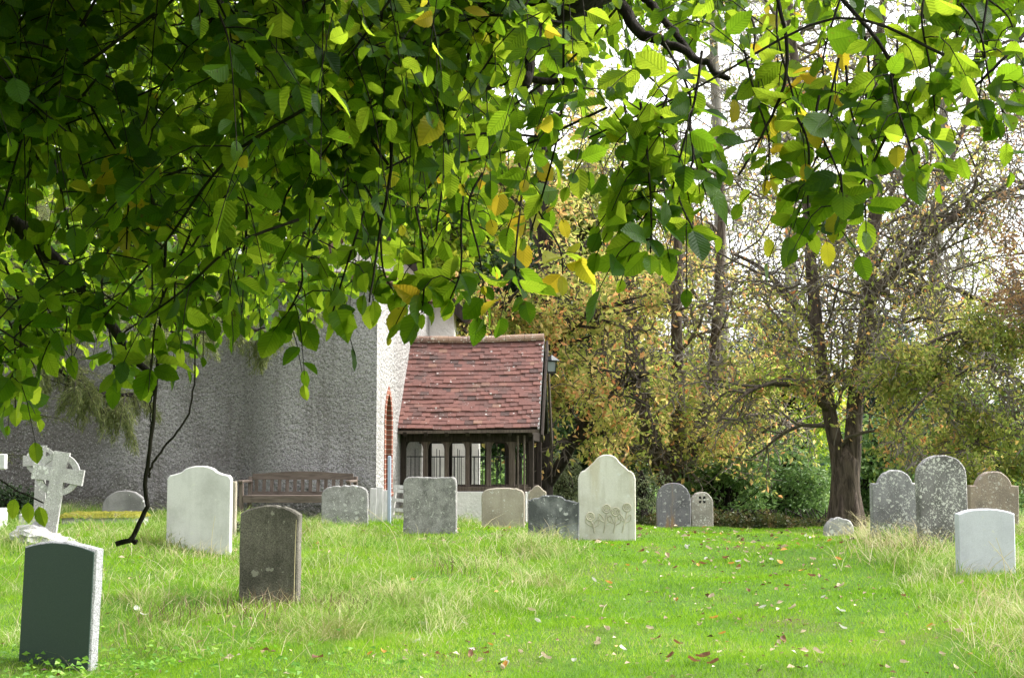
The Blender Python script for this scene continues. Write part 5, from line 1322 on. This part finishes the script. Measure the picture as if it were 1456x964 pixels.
col = t.mix(sp2, col, (.10, .06, .02)); tr = t.mix(sp2, tr, (.15, .08, .02))
M_hl = t.done(t.leafy(col, tr, .6, .5, .16, t.bump(t.math('MULTIPLY', vd, 1.0), .35, .003)))
troot = (-3.3, -.8, gz(-3.3, -.8))
big = empty('overhanging_tree', troot, 'leafy green tree whose boughs hang over the whole top of the view', 'tree', G_T)
a.build('leaves', M_hl, big, troot, uv=True)
TW.build('twigs', M_bark_dark, big, troot)
a = Acc(); a.tube(spline([np.array(troot) - (0, 0, .2), (-3.3, -.8, .8), (-3.2, -.75, 1.8), (-3.1, -.6, 3.2), (-3.0, -.5, 5)], 14), np.linspace(.42, .22, 14), 14); a.build('trunk', M_bark_brown, big, troot, smooth=True)
def limb_(name, pts, r0, r1, sides=9):
    a = Acc(); p = spline(pts, 26); p[1:-1] += rg.normal(0, min(.006, r0 * .18), (24, 3)); a.tube(p, np.linspace(r0, r1, 26), sides); return a.build(name, M_bark_dark, big, troot, smooth=True)
limb_('bough', [(-3.1, -.6, 2.6), (-2.2, 1.4, 3.05), (-1.0, 2.6, 2.95), tuple(W3(720, -74, 3.2)), tuple(W3(830, -70, 3.25)), tuple(W3(960, -110, 3.4)), (1.6, 4.2, 3.2), (3.0, 5.0, 3.5)], .20, .07, 14)
limb_('bough', [(-3.0, -.5, 3.0), (-2.4, 1.5, 3.1), tuple(W3(200, -120, 3.4)), tuple(W3(290, 30, 3.6)), tuple(W3(350, 110, 3.7)), tuple(W3(400, 190, 3.9))], .07, .012)
limb_('bough', [(-3.1, -.6, 2.4), (-2.8, 1.6, 2.8), tuple(W3(-200, 60, 3.6)), tuple(W3(-40, 260, 4)), tuple(W3(90, 380, 4.1)), tuple(W3(160, 470, 4.1)), tuple(W3(215, 540, 4.1))], .05, .007)
for nm, pts, r0, r1 in (('branch', [W3(860, -40, 3.3), W3(905, 40, 3.2), W3(965, 70, 3.1), W3(1035, 112, 3.05)], .017, .006), ('branch', [W3(905, -20, 3.3), W3(945, 30, 3.2), W3(990, 88, 3.1)], .011, .006),
        ('branch', [W3(770, -20, 3.2), W3(760, 60, 3.15), W3(746, 124, 3.1)], .013, .011), ('branch', [W3(830, 118, 3.6), W3(780, 116, 3.5), W3(715, 118, 3.5), W3(640, 155, 3.5), W3(580, 185, 3.5), W3(500, 190, 3.5)], .010, .005),
        ('branch', [W3(625, -40, 3.2), W3(618, 10, 3.2), W3(620, 24, 3.2)], .018, .015), ('branch', [W3(568, -30, 3.0), W3(560, 90, 3.0), W3(556, 230, 3.0), W3(540, 330, 3.0), W3(525, 430, 3.0)], .005, .002), ('branch', [W3(548, -30, 3.0), W3(535, 80, 3.0), W3(523, 180, 3.0), W3(552, 235, 3.0)], .004, .003),
        ('branch', [W3(690, -30, 3.1), W3(665, 80, 3.1), W3(640, 190, 3.1), W3(620, 330, 3.1)], .004, .002), ('branch', [W3(1100, -30, 3.1), W3(1120, 90, 3.1), W3(1090, 180, 3.1), W3(1050, 250, 3.1)], .005, .002), ('branch', [W3(1180, -20, 3.1), W3(1262, 80, 3.0), W3(1268, 170, 3.0), W3(1225, 260, 3.0), W3(1195, 300, 3.0)], .005, .002),
        ('branch', [W3(1480, 20, 3.1), W3(1430, 80, 3.0), W3(1370, 140, 3.0)], .005, .002)):
    limb_(nm, pts, r0, r1, 7)
a = Acc()
for pts, r0, r1 in (([(235, 330), (230, 440), (221, 560), (216, 610), (212, 650), (206, 690), (208, 722), (196, 748), (186, 767), (165, 773)], .0035, .006), ([(278, 470), (276, 545), (266, 592), (240, 628), (216, 660), (211, 678)], .0018, .003), ([(224, 520), (214, 580), (215, 628)], .0013, .0017), ([(188, 767), (192, 771), (194, 769)], .004, .003)):
    a.tube(spline([W3(x_, y_, 3.2) for x_, y_ in pts], 30) + rg.normal(0, .0012, (30, 3)), np.linspace(r0, r1, 30), 7)
o = a.build('dead_branch', M_bark_dark, big, troot); o['label'] = 'bare crooked dead branch hanging below the leaves'
